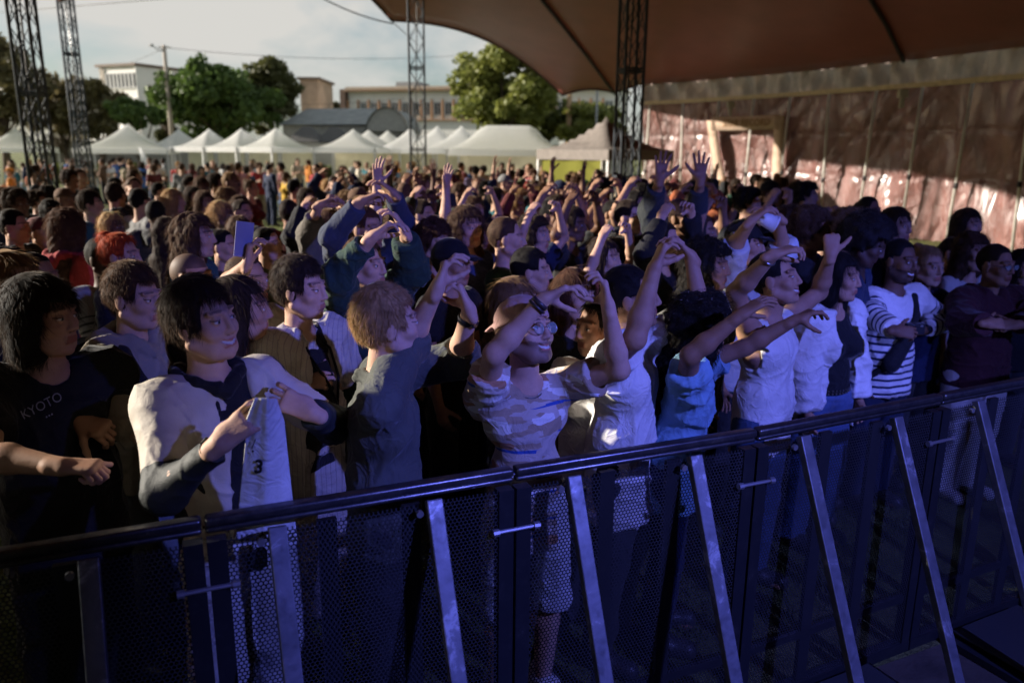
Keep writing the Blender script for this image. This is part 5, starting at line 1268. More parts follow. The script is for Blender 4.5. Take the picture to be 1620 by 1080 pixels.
def build_tents():
    BW = pvc('backwall_tan', (.5, .42, .3), .8, .5, .2, 2, .08)
    # left row, running away to the left
    a = math.radians(-38); dr = A(-math.cos(a), -math.sin(a), 0)*-1
    c = atY(438, 240, 41); c = A(c[0], c[1], 0); st = A(-2.2, 1.35, 0)
    labs = ['white peaked gazebo at the right end of the left row, showing its side flap', 'white peaked gazebo second from the right in the left row', 'white peaked gazebo in the left row just right of the utility pole',
            'white peaked gazebo at the foot of the utility pole', 'white peaked gazebo at the far left end of the left row, behind the slim mast']
    r = math.atan2(1.35, -2.02)
    for i in range(4): q = c+st*i*1.0; canopy(q, 2.56, 2.8, r+math.pi, 2.33, 3.3, WHT, labs[i], back=BW)
    # big white marquee left with a guyed flap
    q = atY(205, 240, 44); canopy(A(q[0], q[1], 0), 4.6, 4.2, .25, 2.2, 3.5, WHT, 'large bright white marquee in front of the office block', name='marquee')
    m = MB(); p = atY(232, 262, 42); p2 = atY(262, 300, 42); x0, y0 = p[0], p[1]
    m.grid([[(x0-.3, y0, 2.3), (x0-.35, y0+.1, .3)], [(x0+.2, y0, 1.5), (x0+.1, y0, .2)], [(x0+1.1, y0-.2, .5), (x0+1.1, y0-.2, .1)]]); o = m.build('tent_flap', WHT, None, True); o.modifiers.new('s', 'SOLIDIFY').thickness = .03; tag(o, 'white canvas flap guyed to the lawn beside the large marquee', 'canvas flap')
    q = atY(28, 240, 46); canopy(A(q[0], q[1], 0), 3.4, 3, .2, 2.2, 3.3, WHT, 'white gazebo at the left edge behind the thick mast', back=None)
    # right row
    for i, (px, Y, z, lab) in enumerate(((560, 42, 3.3, 'white peaked gazebo, leftmost of the row left of the middle mast'), (584, 45, 3.35, 'white peaked gazebo second from the left in the row by the middle mast'), (614, 48, 3.4, 'white peaked gazebo immediately left of the middle mast'),
                                 (650, 44, 3.45, 'white peaked gazebo right behind the middle mast'), (692, 42, 3.5, 'white peaked gazebo immediately right of the middle mast'), (730, 40, 3.45, 'white peaked gazebo beside the long-ridged marquee'))):
        q = atY(px, 240, Y); canopy(A(q[0], q[1], 0), 3.3, 2.9, -.15, 2.35, z, WHT, lab, back=BW)
    q = atY(803, 240, 33); canopy(A(q[0], q[1], 0), 4.6, 3.2, -.08, 2.3, 3.25, WHT, 'long-ridged white marquee over the waiting queue', ridge=2.1, back=BW, name='marquee')
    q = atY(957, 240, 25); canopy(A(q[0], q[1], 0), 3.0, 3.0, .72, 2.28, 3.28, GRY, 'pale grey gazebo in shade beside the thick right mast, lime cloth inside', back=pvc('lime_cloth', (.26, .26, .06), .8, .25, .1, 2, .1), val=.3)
    # drinks stand: a trailer kiosk with hatch, sign and red lamp
    p = atY(832, 260, 37); root = empty('food_kiosk', (p[0], p[1], 0)); tag(root, 'drinks kiosk in a brown trailer with a round red sign and blue panel', 'kiosk')
    K = flat('kiosk_brown', (.11, .065, .045), .6); m = MB(); m.box((0, 0, 1.25), (2.4, 1.6, 2.1)); m.build('body', K, root)
    m = MB(); m.box((.1, -.82, 1.45), (1.3, .04, .8)); m.build('hatch', flat('kiosk_dark', (.03, .03, .035), .4), root)
    m = MB(); m.box((.1, -1.0, 1.02), (1.5, .4, .05)); m.build('counter', flat('kiosk_counter', (.5, .45, .38), .5), root)
    m = MB(); m.lathe([(0, .03), (.16, .03), (.16, 0)], (.25, -.86, 1.72), 16, np.array([A(1, 0, 0), A(0, 0, 1), A(0, -1, 0)])); m.build('round_sign', flat('sign_red', (.8, .05, .02), .4, emit=1.2), root)
    m = MB(); m.box((.2, -.86, 1.4), (.5, .03, .2)); m.build('blue_panel', flat('sign_blue', (.03, .08, .5), .4), root)
    # white cabinet and blue cool box
    p = atY(865, 260, 35); m = MB(); m.box((p[0], p[1], 1.1), (.7, .6, 2.2)); m.box((p[0], p[1]-.31, 1.5), (.5, .03, .9)); o = m.build('drinks_fridge', flat('fridge_white', (.5, .5, .52), .3)); tag(o, 'tall white drinks fridge between the kiosk and the grey gazebo', 'fridge')
    p = atY(1023, 292, 20); root = empty('cool_box', (p[0], p[1], .95)); m = MB(); m.box((0, 0, .17), (.42, .3, .34)); m.build('box', flat('coolbox_blue', (.06, .2, .55), .4), root)
    m = MB(); m.box((0, 0, .37), (.44, .32, .06)); m.build('lid', flat('coolbox_lid', (.25, .4, .6), .4), root); tag(root, 'blue cool box on a table at the foot of the wine-red wall', 'cool box')
    root = empty('folding_table', (p[0], p[1], 0)); m = MB(); m.box((0, 0, .93), (1.6, .7, .04)); m.build('tabletop', flat('table_grey', (.2, .2, .2), .5), root)
    for x in (-.7, .7):
        m = MB(); m.tube([(x, -.3, 0), (x, 0, .92), (x, .3, 0)], .014, 6); m.build('leg', MSTL, root)
    tag(root, 'grey folding table carrying the blue cool box', 'table')
MSTL = flat('plain_steel', (.3, .3, .3), .4, .7)
# ------------------------------------------------------------ buildings, pole, wires, fences
def block(name, label, px0, px1, Y, htop_px, depth, mat, rot=0, roofm=None):
    a = atY(px0, htop_px, Y); b = atY(px1, htop_px, Y); w = b[0]-a[0]; h = a[2]
    root = empty(name, (a[0], Y, 0), rot); tag(root, label, 'building')
    m = MB(); m.box((w/2, depth/2, h/2), (w, depth, h)); m.build('wall', mat, root)
    m = MB(); m.box((w/2, depth/2, h+.12), (w+.5, depth+.5, .24)); m.build('roof', roofm or flat('roof_edge_brown', (.16, .11, .08), .7), root)
    return root, w, h
def window(root, x, y, z, w, h, frame, glass, mull=0):
    m = MB(); t = .09
    m.box((x, y, z+h/2), (w+t*2, .16, t)); m.box((x, y, z-h/2), (w+t*2, .2, t)); m.box((x-w/2, y, z), (t, .16, h-t)); m.box((x+w/2, y, z), (t, .16, h-t))
    for i in range(mull): m.box((x-w/2+w*(i+1)/(mull+1), y, z), (.07, .14, h-t))
    f = m.build('window', frame, root); m = MB(); m.box((x, y+.03, z), (w, .04, h)); m.build('pane', glass, f)
def buildings():
    WH = flat('render_white', (.86, .84, .8), .8, var=.06, scale=.6); BRK = flat('brick_tan', (.42, .3, .22), .9, var=.2, scale=.8)
    GL = flat('window_glass', (.05, .07, .09), .1, spec=.8); FRM = flat('frame_white', (.6, .6, .6), .5); ORG = flat('pier_orange_brown', (.5, .27, .14), .7)
    # office block left
    root, w, h = block('office_block', 'white three-storey office block with two bands of windows above the marquee', 156, 236, 80, 107, 9, WH, -.42)
    for k, z in enumerate((h-1.3, h-3.6)):
        for i in range(8): window(root, w*.24+i*.58*w/5.6, -.02, z, .5*w/5.6, 1.35, FRM, GL)
    m = MB(); m.box((w*.09, -.06, h/2), (.12*w, .1, h-.1)); m.build('stair_panel', flat('stained_render', (.5, .44, .38), .9, var=.25), root)
    m = MB(); m.box((w+.06, 4, h/2), (.1, 8.2, h-.1)); m.build('side_wall', WH, root)
    m = MB(); m.box((w*.6, -1.5, 1.8), (w*.7, 3, 3.6)); m.build('annex', WH, root)
    m = MB(); m.box((w*.55, -3.03, 2.9), (.8, .06, .55)); m.build('annex_window', GL, root)
    # a darker roof volume behind, mostly hidden by the tree
    block('workshop_block', 'dark flat-roofed block peeping between the utility pole and the big tree', 240, 300, 95, 112, 8, flat('panel_slate', (.1, .12, .14), .7))
    block('brick_tower', 'tan brick block rising at the right of the big dark tree', 474, 503, 90, 126, 7, BRK)
    block('low_block', 'low beige block behind the left mast', 72, 104, 100, 132, 8, flat('beige_render', (.38, .33, .27), .9))
    # long school block
    root, w, h = block('school_block', 'long white school block with a strip of windows between orange-brown piers', 551, 975, 85, 142, 10, WH, -.26, flat('roof_edge_pale', (.45, .38, .3), .7))
    m = MB(); m.box((w/2, -.25, h-.15), (w+.6, .9, .16)); m.build('eaves', flat('eaves_brown', (.3, .19, .12), .7), root)
    m = MB(); m.box((-.4, 0, h/2), (.6, 1.2, h)); m.build('end_pier', flat('end_pier_brown', (.1, .055, .035), .7), root)
    m = MB(); m.box((w/2, -.16, h-3.05), (w, .35, .08)); m.build('sill_band', ORG, root)
    n = 24
    for i in range(n):
        x = w*(i+.5)/n
        if i % 2 == 1 or i > 0: window(root, x, -.02, h-1.95, w/n*.62, 1.25, FRM, GL, 1)
        m = MB(); m.box((w*i/n, -.2, h-2.0), (.1, .3, 1.9)); m.build('pier', ORG, root)
    for i in range(10):
        window(root, w*(i+.5)/10, -.02, h-5.2, w/10*.5, 1.2, FRM, GL, 1)
    m = MB(); m.box((w*.2, 4, h+.5), (2.6, 3, .8)); m.box((w*.46, 4, h+.35), (4, 2, .5)); m.build('roof_plant', flat('plant_grey', (.25, .25, .26), .7), root)
    # grey barn with hipped and arched corrugated roofs
    Rf, t, b = nt('corrugated_roof'); c = coords(t); wv = t.nodes.new('ShaderNodeTexWave'); wv.inputs['Scale'].default_value = 2.2; t.links.new(c, wv.inputs[0])
    t.links.new(ramp(t, noisef(t, 1.5, 5, c), [(.3, (.16, .17, .17)), (.7, (.27, .28, .27))]), b.inputs['Base Color']); b.inputs['Roughness'].default_value = .55; bump(t, b, wv.outputs['Fac'], .5, .05)
    a = atY(447, 196, 62); e = atY(598, 174, 62); g = atY(640, 200, 60); root = empty('barn', (a[0], 62, 0)); tag(root, 'long grey barn with a corrugated roof and an arched right end', 'barn')
    w = g[0]-a[0]; z0 = 4.1; z1 = 5.6
    m = MB(); m.box((w/2, 4, z0/2), (w, 8, z0)); m.build('wall', flat('barn_wall', (.33, .32, .30), .9), root)
    m = MB(); V = [(-.3, -.3, z0), (w*.72, -.3, z0+.1), (w*.68, 4, z1), (.9, 4, z1-.1), (-.3, 8.3, z0), (w*.72, 8.3, z0)]; m.add(V, [[0, 1, 2, 3], [3, 2, 5, 4]], [[0, 3, 4]]); m.build('roof', Rf, root)
    m = MB(); g_ = []
    for i in range(13): an = math.pi*i/12; xx = w*.84-math.cos(an)*w*.17; zz = z0-.4+math.sin(an)*1.75; g_.append([(xx, -.6, zz), (xx, 8, zz)])
    m.grid(g_); m.build('arched_roof', Rf, root, True)
    m = MB(); m.poly([(w*.84-math.cos(math.pi*i/12)*w*.165, -.4, z0-.4+math.sin(math.pi*i/12)*1.7) for i in range(13)]); m.build('arched_end', flat('barn_end', (.36, .35, .33), .8), root)
    # dark little hip roofs in front of it
    for k, (px0, px1, Y) in enumerate(((455, 500, 57), (500, 545, 58))):
        p0 = atY(px0, 210, Y); p1 = atY(px1, 210, Y); ww = p1[0]-p0[0]; root = empty('shed', (p0[0], Y, 0)); tag(root, 'low shed with a dark hipped roof, '+('nearest the big tree' if k == 0 else 'in the middle below the barn roof'), 'shed', 'low sheds in front of the barn')
        m = MB(); m.box((ww/2, 1.5, 1.4), (ww, 3, 2.8)); m.build('wall', flat('shed_wall', (.4, .37, .33), .9), root)
        m = MB(); m.add([(-.2, -.2, 2.8), (ww+.2, -.2, 2.8), (ww+.2, 3.2, 2.8), (-.2, 3.2, 2.8), (ww*.35, 1.5, 3.9), (ww*.65, 1.5, 3.9)], [[0, 1, 5, 4], [2, 3, 4, 5]], [[1, 2, 5], [3, 0, 4]]); m.build('roof', flat('roof_dark_slate', (.09, .085, .08), .8), root)
    # boundary wall
    fp = [atY(60, 240, 52), atY(160, 240, 54), atY(430, 240, 56), atY(1000, 240, 52)]
    for i, lab in enumerate(('grey concrete boundary wall left of the large marquee', 'grey boundary wall behind the left gazebo row', 'pale boundary wall behind the right gazebo row')):
        a = fp[i]; b = fp[i+1]; m = MB(); m.bar((a[0], a[1], 1.35), (b[0], b[1], 1.35), .2, 2.7); o = m.build('boundary_wall', flat('concrete_wall', (.36, .34, .30), .9, var=.15, scale=.8, bmp=.3)); tag(o, lab, 'wall')
    # utility pole with street lamp
    p = atY(272, 215, 60); top = atY(264, 72, 60); root = empty('utility_pole', (p[0], 60, 0)); tag(root, 'tall concrete utility pole carrying a street lamp in front of the big tree', 'utility pole')
    CN = flat('concrete_pole', (.42, .36, .3), .8); m = MB(); m.tube([(0, 0, 0), (0, 0, top[2]*.5), (0, 0, top[2])], [.2, .17, .13], 10); m.build('pole', CN, root, True)
    m = MB(); m.tube([(0, 0, top[2]-.4), (-.45, 0, top[2]-.35), (-.75, 0, top[2]-.1)], .04, 6); m.build('lamp_arm', MSTL, root)
    m = MB(); m.lathe([(0, .1), (.12, .06), (.2, -.08), (0, -.1)], (-.9, 0, top[2]), 12); m.build('lamp_head', flat('lamp_grey', (.3, .3, .28), .5), root)
    m = MB(); m.box((0, 0, top[2]-.15), (.9, .08, .08)); m.build('crossarm', CN, root)
    p = atY(900, 200, 50); m = MB(); m.tube([(p[0], 50, 0), (p[0], 50, 7.5)], [.17, .14], 10); o = m.build('wooden_pole', flat('pole_tan', (.5, .33, .2), .8), None, True); tag(o, 'tan wooden pole below the low corner of the tent roof', 'pole')
    p = atY(943, 200, 48); m = MB(); m.tube([(p[0], 48, 0), (p[0], 48, 6.8)], .07, 8); o = m.build('lamp_post', MSTL, None, True); tag(o, 'slim grey post left of the thick right mast', 'post')
    # overhead wires
    W = flat('wire', (.05, .05, .05), .7)
    def wire(a, b, sag, lab, r=.018):
        a = atY(*a); b = atY(*b); t = np.linspace(0, 1, 24)[:, None]; P = a+(b-a)*t; P[:, 2] -= 4*sag*(t*(1-t))[:, 0]; m = MB(); m.tube(P, r, 5); o = m.build('overhead_wire', W, None, True); tag(o, lab, 'wire')
    wire((0, 20, 40), (264, -2, 26), .0, 'thin guy wire crossing the top left corner of the sky', .016)
    wire((264, 74, 60), (150, 112, 80), .3, 'overhead wire from the utility pole down to the office block')
    wire((264, 76, 60), (730, 88, 75), .5, 'overhead wire running right from the utility pole over the big tree')
    wire((270, 160, 60), (640, 156, 75), .4, 'lower overhead wire running right across the tree crown')
    wire((505, -5, 27), (622, 38, 27.05), .1, 'taut guy rope from above to the low corner of the roof edge', .022)
    wire((622, 36, 27), (662, 72, 40), .0, 'short guy rope trailing behind the roof corner', .015)
def trees():
    G1 = leafmat('leaves_dark_green', (.045, .085, .02), (.13, .2, .045)); G2 = leafmat('leaves_yellow_green', (.1, .13, .03), (.3, .31, .07)); OL = leafmat('leaves_olive_brown', (.085, .075, .03), (.2, .17, .07))
    def at_(px, Y): p = atY(px, 240, Y); return A(p[0], p[1], 0)
    tree('large round dark green tree behind the left gazebo row', at_(352, 62), 10.2, (5.2, 3.8, 3.6), G1, 17000, .26, 70, 1, .4, cz=.58)
    tree('ragged olive-green tree leaning on the right side of the big dark tree', at_(432, 66), 10.6, (2.6, 2.5, 3.6), leafmat('leaves_olive', (.05, .06, .02), (.15, .15, .05)), 7000, .26, 34, 2, .3, cz=.6)
    tree('slim dark tree between the utility pole and the big tree', at_(262, 64), 9.0, (1.5, 1.5, 2.8), leafmat('leaves_deep', (.025, .03, .012), (.07, .075, .025)), 4000, .24, 22, 3, .25, cz=.58)
    tree('tall autumn-brown tree at the left edge', at_(8, 48), 9.2, (3.0, 2.5, 3.2), OL, 9000, .22, 40, 4, .3, cz=.6)
    tree('russet tree seen between the two left masts', at_(104, 52), 7.6, (3.0, 2.5, 2.4), leafmat('leaves_russet', (.1, .08, .035), (.22, .18, .08)), 8000, .2, 40, 5, .25, cz=.62)
    tree('thin brown bushy tree right of the slim left mast', at_(160, 50), 7.0, (2.2, 2, 2.1), OL, 5000, .19, 30, 6, .2, cz=.62)
    tree('straggling dark-leaved tree in front of the office block', at_(222, 47), 5.3, (1.9, 1.5, .8), G1, 2600, .2, 22, 7, .14, cz=.78)
    tree('small round tree on the skyline left of the school block', at_(524, 110), 9.6, (2.4, 2, 1.8), OL, 3000, .35, 16, 8, .3, cz=.75)
    tree('sunlit yellow-green tree under the arc of the tent roof', at_(800, 48), 9.6, (3.3, 2.8, 3.3), G2, 13000, .22, 54, 9, .35, cz=.58)
    tree('bright green tree right of the sunlit one, half covered by the roof corner', at_(868, 52), 7.2, (2.6, 2, 1.9), leafmat('leaves_green', (.035, .06, .012), (.12, .13, .03)), 6000, .22, 34, 10, .3, cz=.6)
    tree('loose green tree seen through the gap beside the thick right mast', at_(936, 50), 5.8, (2.3, 2, 1.8), G2, 5500, .2, 30, 11, .2, cz=.62)
    # hedge line
    r = np.random.default_rng(3)
    for i, (a, b, lab) in enumerate(((90, 215, 'low green hedge left of the large marquee'), (430, 520, 'low green hedge between the two gazebo rows'))):
        p0 = at_(a, 51); p1 = at_(b, 51); n = 4000; P = p0+(p1-p0)*r.random((n, 1))+A(0, .0, 0)+np.stack([r.normal(0, .1, n), r.normal(0, .4, n), r.uniform(.05, 1.15, n)], 1)
        u = r.normal(size=(n, 3))*.11; v = r.normal(size=(n, 3))*.11; V = np.stack([P-u, P-v, P+u, P+v], 1).reshape(-1, 3)
        o = link('hedge', mesh('hedge', V, np.arange(4*n).reshape(-1, 4), smooth=False), None, leafmat('hedge_leaves', (.04, .06, .012), (.14, .15, .03))); tag(o, lab, 'hedge')
def stage():
    BLK = cloth('added_drape', (.012, .012, .013)); root = empty('stage', (0, -2, 0)); tag(root, 'unseen stage house with added light-blocking black drapes behind the photographer with a plywood deck', 'stage')
    m = MB(); m.box((4, -4.6, .6), (18, 7.6, 1.2)); m.build('deck', flat('deck_ply', (.05, .04, .035), .8), root)
    g = [[(x, -8.4+.12*math.sin(x*6), 0), (x, -8.4+.12*math.sin(x*6), 5.5)] for x in np.linspace(-3, 15, 130)]; m = MB(); m.grid(g); m.build('added_back_drape', BLK, root, True)  # drapes are out of view, added to cut daylight from the camera side
    for x0 in (14.5,):
        g = [[(x0+.12*math.sin(y*6), y, 0), (x0+.12*math.sin(y*6), y, 6.5)] for y in np.linspace(-8.3, 1.4, 70)]; m = MB(); m.grid(g); m.build('added_side_drape', BLK, root, True)
def masts():
    mast(64, 250, 12.5, .28, 'thick lattice mast at the left edge, its top leaning out of view', .12, 9.5)
    mast(126, 200, 20.5, .28, 'slim lattice mast second from the left', .15, c_top(92, 20.5))
    mast(660, 150, 23, .42, 'lattice mast in the middle of the view before the white gazebos', .1, 9.0)
    mast(996, 150, 13.6, .33, 'thick lattice mast in front of the grey gazebo and the wine-red wall', .25, 8.4)
def c_top(px, Y): return atY(px, 0, Y)[2]+.2
def setting():
    ground(); at, nor, L, S = big_tent(); arch(at, nor, L); masts(); build_tents(); buildings(); trees(); stage()
# ------------------------------------------------------------ the crowd: shared meshes, one object tree per person
LIB = {}
def build_lib():
    def arms(g, p):
        D = lambda s, E, W, **k: default_arm(g, s, E, W, **k)
        if p == 'down': return dict(R=D('R', (.18, .02, -1), (.0, .22, -1)), L=D('L', (.22, .0, -1), (-.05, .3, -1)))
        if p == 'heart':
            k = dict(F=(-.8, .1, .75), N=(-.65, 0, -.8), T=(-.8, .1, -.2), curl=(28, 38, 22), spread=2)
            return dict(R=D('R', (.75, .28, .72), (-.62, .08, .85), **k), L=D('L', (.75, .28, .72), (-.62, .08, .85), **k))
        if p == 'heartfwd':
            k = dict(F=(-.7, .1, .8), N=(-.8, 0, -.6), T=(-.8, .1, -.2), curl=(28, 38, 22), spread=2)
            return dict(R=D('R', (.5, .75, .25), (-.62, .3, .95), **k), L=D('L', (.5, .75, .25), (-.62, .3, .95), **k))
        if p == 'open':
            k = dict(F=(.05, .1, 1), N=(0, 1, 0), curl=(6, 8, 5), spread=12); return dict(R=D('R', (.55, .3, .9), (.0, .1, 1), **k), L=D('L', (.7, .35, .7), (.05, .0, 1), **k))
        if p == 'phone': return dict(R=D('R', (.3, .85, .15), (-.15, .25, 1), F=(0, .1, 1), N=(-1, .3, 0), curl=(45, 50, 30)), L=D('L', (.2, .1, -1), (-.2, .6, -.3)))
        if p == 'chest': return dict(R=D('R', (.28, .1, -1), (-.55, .75, .3), curl=(50, 50, 30)), L=D('L', (.25, .1, -1), (-.5, .75, .12), curl=(50, 50, 30)))
    rigs = {}
    for sx in 'mf':
        g = Rig(h=1.75, phi=180, sex=sx, build=.9 if sx == 'm' else .86); rigs[sx] = g      # faces +Y
        for p in ('down', 'heart', 'heartfwd', 'open', 'phone', 'chest'):
            ar = arms(g, p); LIB['body', sx, p] = build_skin(g, ar, .0145, .0062, .0062)
            for nm, kw in (('tee', dict(sl=.6, loose=.018, hem=.8, flare=.02)), ('long', dict(sl=1.88, loose=.018, hem=.82)), ('hoodie', dict(sl=1.88, loose=.028, hem=.8, hood=True, fold=.018))):
                if p in ('open', 'phone') and nm == 'hoodie': continue
                LIB[nm, sx, p] = build_top(g, ar, res=.0125, seed=len(LIB), **kw)
        LIB['trousers', sx] = build_pants(g, .015, loose=.024); LIB['shoes', sx] = build_shoes(g, .014)
        LIB['shorts', sx] = build_pants(g, .015, length=.4, loose=.035)
    LIB['skirt', 'f'] = build_pants(rigs['f'], .015, skirt=True)
    for k in HAIR: LIB['hair', k] = build_hair(rigs['m'], k, .009, .34, .0030, 5)
    LIB['hair', 'cap'] = cap_mesh(rigs['m'], None)
    for k, me in LIB.items(): me.materials.clear(); me.materials.append(SK['fair'])
HTXT = dict(short='short {} hair', crop='cropped {} hair', tousled='tousled {} hair', curtain='{} curtain hair', bob='a {} bob', long='long straight {} hair', wavy='wavy {} hair', curly='curly {} hair', afro='a {} afro', longcurly='long {} curls', bun='{} hair in a bun', pony='a {} ponytail', cap='a {} cap')
HCN = dict(black='black', dark='dark brown', brown='brown', auburn='auburn', red='orange-red', blond='blond', dirty='dark blond', grey='grey')
TN = dict(tee='T-shirt', long='long-sleeved top', hoodie='hoodie')
PN = dict(down='', heart='making a heart overhead, ', heartfwd='making a heart, ', open='both hands up, ', phone='one hand raised, ', chest='')
ZN = [(130, 'KYOTO T-shirt'), (240, 'beige hoodie'), (400, 'varsity jacket'), (530, 'striped open shirt'), (740, 'blond head'), (900, 'pink cap'), (1060, 'white T-shirt'), (1180, 'light blue T-shirt'), (1290, 'white vest'), (1385, 'white jacket'), (1500, 'sailor stripes'), (1e9, 'maroon hoodie')]
ZF = [(20, 'left of the thick mast'), (95, 'behind the thick left mast'), (150, 'behind the slim left mast'), (255, 'before the large marquee'), (345, 'before the left gazebos'), (410, 'beside the left gazebos'), (490, 'before the last left gazebo'), (560, 'between the gazebo rows'), (640, 'left of the middle mast'), (690, 'by the middle mast'), (760, 'right of the middle mast'), (830, 'before the long-ridged marquee'), (900, 'near the drinks kiosk'), (1e9, 'under the grey gazebo')]
USED = set()
def crowd_person(x, y, h, phi, sx, hair, hc, top, tcol, bottom, bcol, pose, sk, far=False):
    px, py = proj(A(x, y, h)); W = TN[top]
    hd = HTXT[hair].format(HCN[hc] if hair != 'cap' else tcol)
    if far: lab = 'person with {}, {} {}, {}on the lawn {}'.format(hd, tcol, W, PN[pose].replace('making a heart overhead', 'hands joined overhead').replace('making a heart, ', ''), next(z for l, z in ZF if px < l))
    else: lab = 'person with {}, {} {}, {}{} the {}'.format(hd, tcol, W, PN[pose].replace('making a heart overhead', 'heart overhead').replace('making a heart', 'heart hands'), 'just behind' if y < 5.6 else 'further behind' if y < 8.5 else 'far behind', next(z for l, z in ZN if px < l))
    if lab in USED or len(lab.split()) > 16: return False
    USED.add(lab)
    root = empty('person', (x, y, 0), math.radians(phi-180)); s = h/1.75; root.scale = (s*(1 if sx == 'm' else .97), s*(1 if sx == 'm' else .97), s)
    tag(root, lab, 'person', 'people standing on the sunny lawn' if far else 'young people crowded behind the stage barrier')
    link('body', LIB['body', sx, pose], root, SK[sk]); 
    if hair == 'cap': link('hair', LIB['hair', 'crop'], root, HR[hc]); link('cap', LIB['hair', 'cap'], root, CL(tcol))
    else: link('hair', LIB['hair', hair], root, HR[hc])
    if top == 'hoodie' and pose in ('open', 'phone'): top = 'long'
    link({'tee': 'shirt', 'long': 'shirt', 'hoodie': 'hoodie'}[top], LIB[top, sx, pose], root, CL(tcol))
    link(bottom, LIB[bottom, sx], root, CL(bcol)); link('shoes', LIB['shoes', sx], root, random.choice([SHOE, SHOEW]))
    PEOPLE.append((x, y, .25)); return root
DARK = ['black', 'charcoal', 'navy', 'black', 'dark green', 'maroon', 'brown', 'navy', 'black', 'olive', 'teal', 'charcoal', 'charcoal', 'grey', 'rust']
BRIGHT = ['white', 'cream', 'beige', 'white', 'pink', 'orange', 'mustard', 'red', 'light blue', 'black', 'navy', 'grey', 'olive', 'light grey', 'rust', 'teal', 'lilac', 'charcoal', 'green', 'brown', 'denim', 'maroon', 'blue']
def rnd_person(x, y, h=None, phi=60, pose='down', sx=None, hair=None, hc=None, top=None, tcol=None, far=False):
    for _ in range(12):
        S = sx or random.choice('mmf'); a = hair or (random.choice(['short', 'crop', 'tousled', 'curly', 'short', 'crop', 'cap', 'curtain', 'afro']) if S == 'm' else random.choice(['long', 'wavy', 'bun', 'pony', 'long', 'bob', 'longcurly']))
        c = hc or random.choices(['black', 'dark', 'brown', 'auburn', 'blond', 'dirty'], [3, 4, 4, 1, 1.2, 2])[0]
        hh = h or (random.gauss(1.76, .06) if S == 'm' else random.gauss(1.66, .05))
        t = top or random.choice(['tee', 'tee', 'long', 'hoodie']); tc = tcol or random.choice(BRIGHT if far else DARK)
        bt = random.choice(['trousers', 'trousers', 'trousers', 'shorts'] + (['skirt'] if S == 'f' else [])); bc = random.choice(['denim', 'pale denim', 'black', 'charcoal', 'beige', 'navy', 'cream'])
        sk = random.choices(['fair', 'mid', 'tan', 'brown', 'deep'], [5, 3, 1.5, 1, .7])[0]
        if hair or a != 'afro' or sk in ('tan', 'brown', 'deep'):
            r = crowd_person(x, y, hh, phi, S, a, c, t, tc, bt, bc, pose, sk, far)
            if r: return r
    return None
